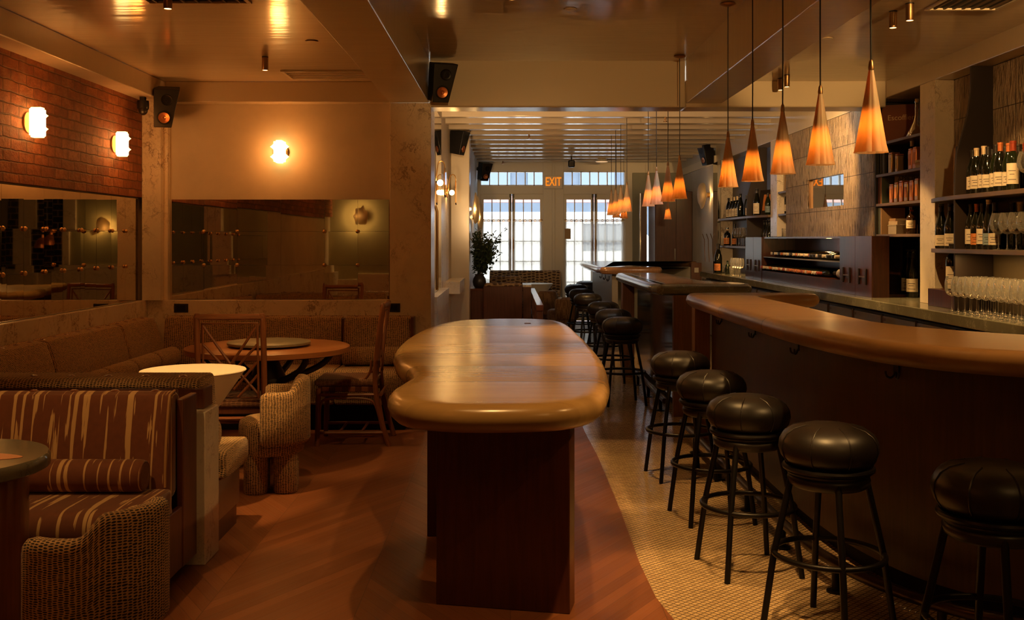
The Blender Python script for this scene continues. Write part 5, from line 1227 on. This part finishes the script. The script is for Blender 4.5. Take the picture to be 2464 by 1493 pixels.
# cover facing book with title
t = thing('book', 'large red brown cookbook standing face out on the top bookcase shelf', 'book', (3.30, 8.72, 2.32), -.42)
MB().box(-.17,.13,-.003,0,0,.315).box(-.17,.13,.035,.038,0,.315).box(-.17,-.165,0,.035,0,.315).build('cover', plain('cloth_rust', (.27,.075,.03), .55), t)
MB().box(-.165,.127,0,.035,.003,.312).build('pages', M['paper'], t)
text_mesh('title', 'Escoffier', .062, M['gold'], t, Matrix.Translation((-.02,-.0045,.205)) @ Matrix.Rotation(PI/2, 4, 'X'), .001)
t = thing('decanter', 'clear glass decanter with a slanted spout on the top bookcase shelf', 'decanter', (3.25, 8.30, 2.32))
MB().lathe([(0,0),(.075,0),(.082,.01),(.06,.06),(.03,.12),(.018,.17),(.016,.27),(.022,.285)], 24).build('body', M['glass'], t, sharp=80)
MB().tube([(-.0,-.03,.09),(-.02,-.09,.17),(-.03,-.12,.21)], .008, 8, radii=[.012,.008,.006]).build('spout', M['glass'], t)
MB().cyl((0,0,0), .017, .275, .305, 14).build('stopper', M['paper'], t)
z_ = 2.055
names2 = [('thin black book at the left end of the second bookcase shelf', 8.86, .03, .26, 2), ('thick black book with gilt lettering on the second bookcase shelf', 8.80, .05, .25, 2)]
for lb, y, w, h, c in names2: book(lb, (3.16, y, z_), w, h, .2, bcol[c], 0, 'books on the second bookcase shelf')
def tin(label, loc, w, d, h, mat, group, band=None):
    t = thing('food_tin', label, 'tin', loc, 0, group)
    MB().box(-d/2,d/2,-w/2,w/2,0,h-.012).build('can', mat, t, .006, 3)
    MB().box(-d/2+.002,d/2-.002,-w/2+.002,w/2-.002,h-.012,h).build('lid', M['copper'], t, .003)
    MB().box(-d/2-.0015,-d/2,-w*.32,w*.32,h*.2,h*.75).build('paper_label', band or M['paper_o'], t)
    return t
tin('tall brass tin with a rounded top on the second bookcase shelf', (3.20, 8.66, z_), .075, .075, .17, M['brass'], 'tins on the second bookcase shelf', M['paper'])
tin('brass tin with a twisted handle on the second bookcase shelf', (3.20, 8.54, z_), .05, .06, .15, M['bronze'], 'tins on the second bookcase shelf', M['paper'])
bottle('dark bottle with a round label on the second bookcase shelf', (3.24, 8.38, z_), 'bordeaux', 'amber', 'paper', 'capw', None, .82, name='glass_bottle', lz=(.12,.18))
tin('copper tin on the second bookcase shelf, right of the dark bottle', (3.19, 8.21, z_), .07, .07, .165, M['copper'], 'tins on the second bookcase shelf')
tin('copper tin on the second bookcase shelf, beside the stacked books', (3.19, 8.12, z_), .07, .07, .17, M['copper'], 'tins on the second bookcase shelf')
def flat(label, loc, w, d, h, mat, rz=0, group=None):
    t = thing('book', label, 'book', loc, rz, group)
    MB().box(-d/2,d/2,-w/2,w/2,0,.003).box(-d/2,d/2,-w/2,w/2,h-.003,h).box(-d/2,-d/2+.003,-w/2,w/2,.003,h-.003).build('cover', mat, t)
    MB().box(-d/2+.003,d/2-.004,-w/2+.004,w/2-.004,.003,h-.003).build('pages', M['paper'], t)
for k in range(3): flat('pale book in the flat stack at the right end of the second shelf, %s' % ('lowest', 'middle', 'uppermost')[k], (3.24, 8.02, z_+.021*k), .12, .18, .02, bcol[(4,1,4)[k]], .05*k, 'flat books on the second bookcase shelf')
z_ = 1.805
for k, (w, h, c) in enumerate(((.02,.25,0),(.018,.26,2),(.02,.235,5),(.022,.24,3))): book('upright book at the left end of the third bookcase shelf, %s' % ORD[k], (3.15, 8.88-.024*k, z_), w, h, .2, bcol[c], 0, 'upright books on the third bookcase shelf')
t = thing('book', 'pale grey cookbook standing face out on the third bookcase shelf', 'book', (3.34, 8.66, z_), -.55)
MB().box(-.13,.11,-.003,0,0,.265).box(-.13,.11,.03,.033,0,.265).box(-.13,-.125,0,.03,0,.265).build('cover', plain('cloth_grey', (.50,.43,.33), .6), t)
MB().box(-.125,.107,0,.03,.003,.262).build('pages', M['paper'], t)
text_mesh('title', 'APPETITE', .046, M['ink'], t, Matrix.Translation((-.01,-.0045,.205)) @ Matrix.Rotation(PI/2, 4, 'X'), .001)
for k in range(6): tin('copper tin in the row on the third bookcase shelf, %s' % ORD[k], (3.19, 8.62-.108*k, z_), .07, .07, .155+.008*(k % 3), M['copper'] if k % 2 == 0 else M['brass'], 'copper tins on the third bookcase shelf')
z_ = 1.545
for k, (w, h, c) in enumerate(((.022,.23,3),(.02,.235,6),(.022,.225,1))): book('upright book at the left end of the bottom bookcase shelf, %s' % ORD[k], (3.15, 8.88-.026*k, z_), w, h, .2, bcol[c], 0, 'upright books on the bottom bookcase shelf')
t = thing('storage_box', 'grey box under two books on the bottom bookcase shelf', 'box', (3.25, 8.60, z_)); MB().box(-.09,.09,-.09,.09,0,.068).build('box', plain('box_grey', (.42,.36,.28), .7), t, .002); MB().box(-.093,.093,-.093,.093,.068,.078).build('lid', plain('box_lid', (.38,.33,.26), .7), t, .002)
flat('tan book lying on the grey box, lower of the two', (3.25, 8.60, z_+.078), .17, .17, .03, bcol[4], .06); flat('brown book lying on top of the grey box stack', (3.25, 8.60, z_+.108), .16, .17, .022, bcol[1], -.05)
bottle('dark bottle with a red cap on the bottom bookcase shelf', (3.22, 8.34, z_), 'short', 'amber', 'paper', 'capr', None, .92, name='glass_bottle', lz=(.05,.12))
bottle('short black bottle at the right end of the bottom bookcase shelf', (3.24, 8.12, z_), 'short', 'amber', None, 'capb', None, .62, name='glass_bottle')
# narrow bookcase left of the tile
for k in range(6): book('pale upright book on the top shelf of the narrow bookcase, %s' % ORD[k], (3.2, 12.16-.055*k, 2.06), .045, .22-.01*(k == 0), .2, bcol[(4,1,4,4,1,4)[k]], 0, 'pale books in the narrow bookcase')
bottle('dark bottle on the middle shelf of the narrow bookcase', (3.22, 12.08, 1.80), 'bordeaux', 'wine', 'paper', 'capb', None, .9, name='glass_bottle')
t = thing('storage_box', 'pale box on the middle shelf of the narrow bookcase', 'box', (3.25, 11.92, 1.80)); MB().box(-.06,.06,-.06,.06,0,.09).build('box', bcol[4], t); MB().box(-.062,.062,-.062,.062,.09,.1).build('lid', bcol[1], t)
t = thing('tumbler', 'small tumbler on the bottom shelf of the narrow bookcase', 'tumbler', (3.2, 12.12, 1.53)); MB().lathe([(.034,.10),(.031,.004),(.028,0),(0,0)], 18).build('bowl', M['glass'], t)
for k in range(3): book('dark upright book on the bottom shelf of the narrow bookcase, %s' % ORD[k], (3.2, 12.0-.05*k, 1.53), .035, .15+.04*k, .2, bcol[(2,0,6)[k]], 0, 'dark books in the narrow bookcase')
# books left of the near divider on the upper shelf
for k, (w, c, h) in enumerate(((.03,1,.33),(.028,2,.34),(.03,0,.32))): book('tall upright book on the upper near shelf beside the brown divider, %s' % ORD[k], (3.06, 7.16-.034*k, Z1), w, h, .19, bcol[c], 0, 'tall books beside the near divider')

# ================================================================== FAR ROOM
def px3(p, y): return (p-1228)*y/2500
# window banquette
wb = thing('window_banquette', 'banquette in scalloped fabric against the window wall', 'banquette', (.28, 18.6, 0))
q = sweep_x(catmull([(18.74,.46),(18.73,.65),(18.78,.90),(18.81,.93),(18.90,.93),(18.93,.90),(18.92,.46)], 4), (px3(1178,18.8), px3(1349,18.8)), (-.28,-18.6)); q.build('back_cushion', M['fabric_far'], wb, sharp=60)
q = sweep_x(catmull([(18.22,.2),(18.2,.40),(18.24,.45),(18.4,.46),(18.75,.455),(18.8,.3),(18.7,.2)], 4), (px3(1178,18.8), px3(1352,18.8)), (-.28,-18.6)); q.build('seat_cushion', M['fabric_far'], wb, sharp=60)
MB().box(-.65,.62,-.33,.3,0,.2).build('plinth', M['blackmatte'], wb)
for k in range(8): button(wb, -.55+.158*k, .26, .93, M['redwood'])
bolster('bolster_cushion', 'scalloped fabric bolster on the window banquette', (.72, 18.66, .52), 'x', .34, .07, M['fabric_far'])
# booth backs
def far_booth(label, x0, x1, y, zt_, wood):
    t = thing('booth_bench', label, 'bench', ((x0+x1)/2, y, 0)); w = (x1-x0)/2
    MB().box(-w,w,-.09,-.02,.0,zt_-.02).build('back_panel', M['darkwood'] if wood else M['fabric_far'], t, .01)
    q = MB().box(-w+.015,w-.015,-.02,.11,.42,zt_+.02); q.build('back_cushion', M['fabric_far'], t, .03, 3)
    MB().box(-w,w,.08,.58,.26,.45).build('seat_cushion', M['fabric_far'], t, .03, 3)
    MB().box(-w+.02,w-.02,.0,.5,0,.26).build('base', M['darkwood'], t)
    for k in range(4): button(t, -w+.12+(2*w-.24)*k/3, .05, zt_+.02, M['redwood'])
    return t
far_booth('booth bench with a tall dark wood back beyond the communal table', px3(1163,14.2), px3(1257,14.2), 14.2, .885, True)
far_booth('booth bench in scalloped fabric between the dark wood booth and the window', px3(1178,16.4), px3(1257,16.4), 16.4, .90, False)
t = thing('planter_wall', 'low dark wood partition under the potted plant', 'partition', (-.47, 14.42, 0)); MB().box(-.12,.10,-.24,.22,0,.80).build('body', M['darkwood'], t); MB().box(-.125,.105,-.245,.225,.80,.83).build('cap', M['redwood'], t, .003)
t = thing('service_ledge', 'dark wood ledge with a pale top right of the tall booth back', 'ledge', (px3(1268,14.3), 14.3, 0)); MB().box(-.055,.055,-.08,.10,0,.85).build('body', M['darkwood'], t); MB().box(-.06,.06,-.085,.105,.85,.88).build('top', M['marble'], t, .003)
copy_tree(cone0, (px3(1289,17.6), 17.6, 0), 0, 'white cone table before the window banquette')
bpy.context.view_layer.update()
# railing
t = thing('guard_rail', 'dark wood guard rail receding beside the tall booth', 'railing', (.33, 13.6, 0))
MB().box(-.04,.04,-2.0,2.0,.70,.77).build('top_rail', M['redwood'], t, .006)
MB().box(-.035,.035,-2.0,2.0,.40,.47).build('lower_rail', M['redwood'], t, .006)
for y in (-1.95,-.65,.65,1.95): MB().box(-.035,.035,y-.04,y+.04,0,.70).build('post', M['darkwood'], t, .004)
barrel_chair('barrel_chair', 'ribbed tan barrel chair before the white table, behind the guard rail', (px3(1305,16.9), 16.9, 0), PI/2+.4, 'ribbed tan barrel chairs', M['fabric_plain'], 1.1)
barrel_chair('barrel_chair', 'ribbed tan barrel chair beside the far bar stools', (px3(1352,15.9), 15.9, 0), PI-.25, 'ribbed tan barrel chairs', M['fabric_plain'], 1.1)
# tall cabinet / vestibule
t = thing('tall_cabinet', 'tall dark wood cabinet by the far right wall', 'cabinet', (2.86, 17.95, 0))
MB().box(-.375,.27,-.1,.75,0,2.33).build('body', M['slabwood'], t, .01)
MB().box(-.36,-.02,-.115,-.1,.05,2.3).box(-.01,.26,-.115,-.1,.05,2.3).build('door', M['slabwood'], t, .003)
MB().box(-.045,-.03,-.14,-.115,1.1,1.35).build('door_handle', M['chrome'], t)
t = thing('door_leaf', 'narrow dark wood panel with a steel edge left of the tall cabinet', 'panel', (2.30, 18.0, 0))
MB().box(-.045,.05,-.05,.0,0,2.30).build('panel', M['slabwood'], t); MB().box(-.062,-.045,-.055,.0,0,2.30).box(.05,.06,-.055,.0,0,2.30).build('edge_strip', M['chrome'], t)
# potted plant
t = thing('potted_plant', 'leafy potted plant beside the left french doors', 'plant', (-.43, 14.45, .83))
MB().lathe([(0,0),(.06,0),(.085,.03),(.095,.08),(.085,.13),(.06,.17),(.066,.19),(.05,.19),(.05,.16),(0,.16)], 24).build('pot', plain('dark_pot', (.035,.028,.022), .3), t)
rp = random.Random(21); tips = []
for k in range(34):
    a = rp.uniform(-1.9, 1.9); sp_ = rp.uniform(.05, .34) if k > 3 else rp.uniform(.38, .44)
    x = sp_*math.cos(a*.8)*.95-.06; y = sp_*math.sin(a)*.7; z = .25+rp.uniform(.12, .50)*(1 if k > 3 else 1.25)
    x = max(x, -.12)
    tips.append((x, y, z))
mb = MB()
for x, y, z in tips: mb.tube(catmull([(0,0,.16),(x*.25,y*.25,.16+(z-.16)*.45),(x*.7,y*.7,.16+(z-.16)*.8),(x,y,z)], 4, False), .004, 5)
mb.build('branches', M['stem'], t)
mb = MB()
for x, y, z in tips:
    for k in range(46):
        f = .3+.75*rp.random(); c = Vector((x*f, y*f, .16+(z-.16)*f))+Vector((rp.uniform(-.06,.06), rp.uniform(-.06,.06), rp.uniform(-.06,.06)))
        L_ = rp.uniform(.045,.078); w_ = L_*.42
        rot = Matrix.Translation(c) @ Matrix.Rotation(rp.uniform(0, 6.28), 4, 'Z') @ Matrix.Rotation(rp.uniform(-1.2, .9), 4, 'Y') @ Matrix.Rotation(rp.uniform(-1, 1), 4, 'X')
        vs = [(0,0,0),(L_*.35,-w_/2,.004),(L_*.35,0,-.002),(L_*.35,w_/2,.004),(L_*.75,-w_*.36,.003),(L_*.75,0,-.004),(L_*.75,w_*.36,.003),(L_,0,-.01)]
        mb.add(vs, [(0,1,2),(0,2,3),(1,4,5,2),(2,5,6,3),(4,7,5),(5,7,6)], None, rot)
mb.build('foliage', M['leaf'], t, sharp=80)
# card on the third door
t = thing('notice_card', 'small tan notice taped to the glass of the left leaf of the right doors', 'notice', (px3(1366,19.02), 19.021, 1.5+(577-563)*18.93/2500))
MB().box(-.055,.055,0,.002,-.095,.095).build('card', plain('card_tan', (.45,.30,.16), .8), t); MB().box(-.018,.018,-.001,0,.088,.10).build('tape', M['paper'], t)
# wires by the far wall
t = thing('wall_rods', 'three thin bent metal rods on the far right wall above the counter', 'rods', (RX-.02, 15.9, 1.25))
for k in range(3): MB().tube([(0,k*.33,-.1),(-.015,k*.33,.1),(-.02,k*.33-.02,.25),(-.06,k*.33-.06,.34)], .006, 6).build('rod', M['bronze'], t)

# ================================================================== WORLD, DAYLIGHT, EXPOSURE
w = bpy.data.worlds.new('sky'); SC.world = w; w.use_nodes = True
nt = w.node_tree; bgn = nt.nodes['Background']; bgn.inputs[0].default_value = (.88,.94,1.0,1); bgn.inputs[1].default_value = 9.0
sun = bpy.data.lights.new('sun', 'SUN'); sun.energy = 1.0; sun.angle = .05; sun.color = (1,.95,.88)
so = bpy.data.objects.new('sun', sun); COL.objects.link(so); so.rotation_euler = (R(38), R(12), R(15))
for x in (sum(D1)/2, sum(D2)/2):
    d = bpy.data.lights.new('portal', 'AREA'); d.shape = 'RECTANGLE'; d.size = 1.2; d.size_y = 2.8; d.cycles.is_portal = True
    o = bpy.data.objects.new('portal', d); COL.objects.link(o); o.location = (x, 19.22, 1.4); o.rotation_euler = (R(-90), 0, 0)
vs_ = SC.view_settings
SC.display_settings.display_device = 'sRGB'
vs_.view_transform = 'Standard'; vs_.look = 'None'; vs_.gamma = 1.0; vs_.exposure = 0.0; vs_.use_curve_mapping = False
cy = SC.cycles
cy.use_denoising = True
try: cy.denoiser = 'OPENIMAGEDENOISE'; cy.denoising_input_passes = 'RGB_ALBEDO_NORMAL'
except Exception: pass
cy.max_bounces = 10; cy.diffuse_bounces = 5; cy.glossy_bounces = 6; cy.transmission_bounces = 6; cy.transparent_max_bounces = 24
cy.sample_clamp_indirect = 6.0; cy.caustics_reflective = False; cy.caustics_refractive = False
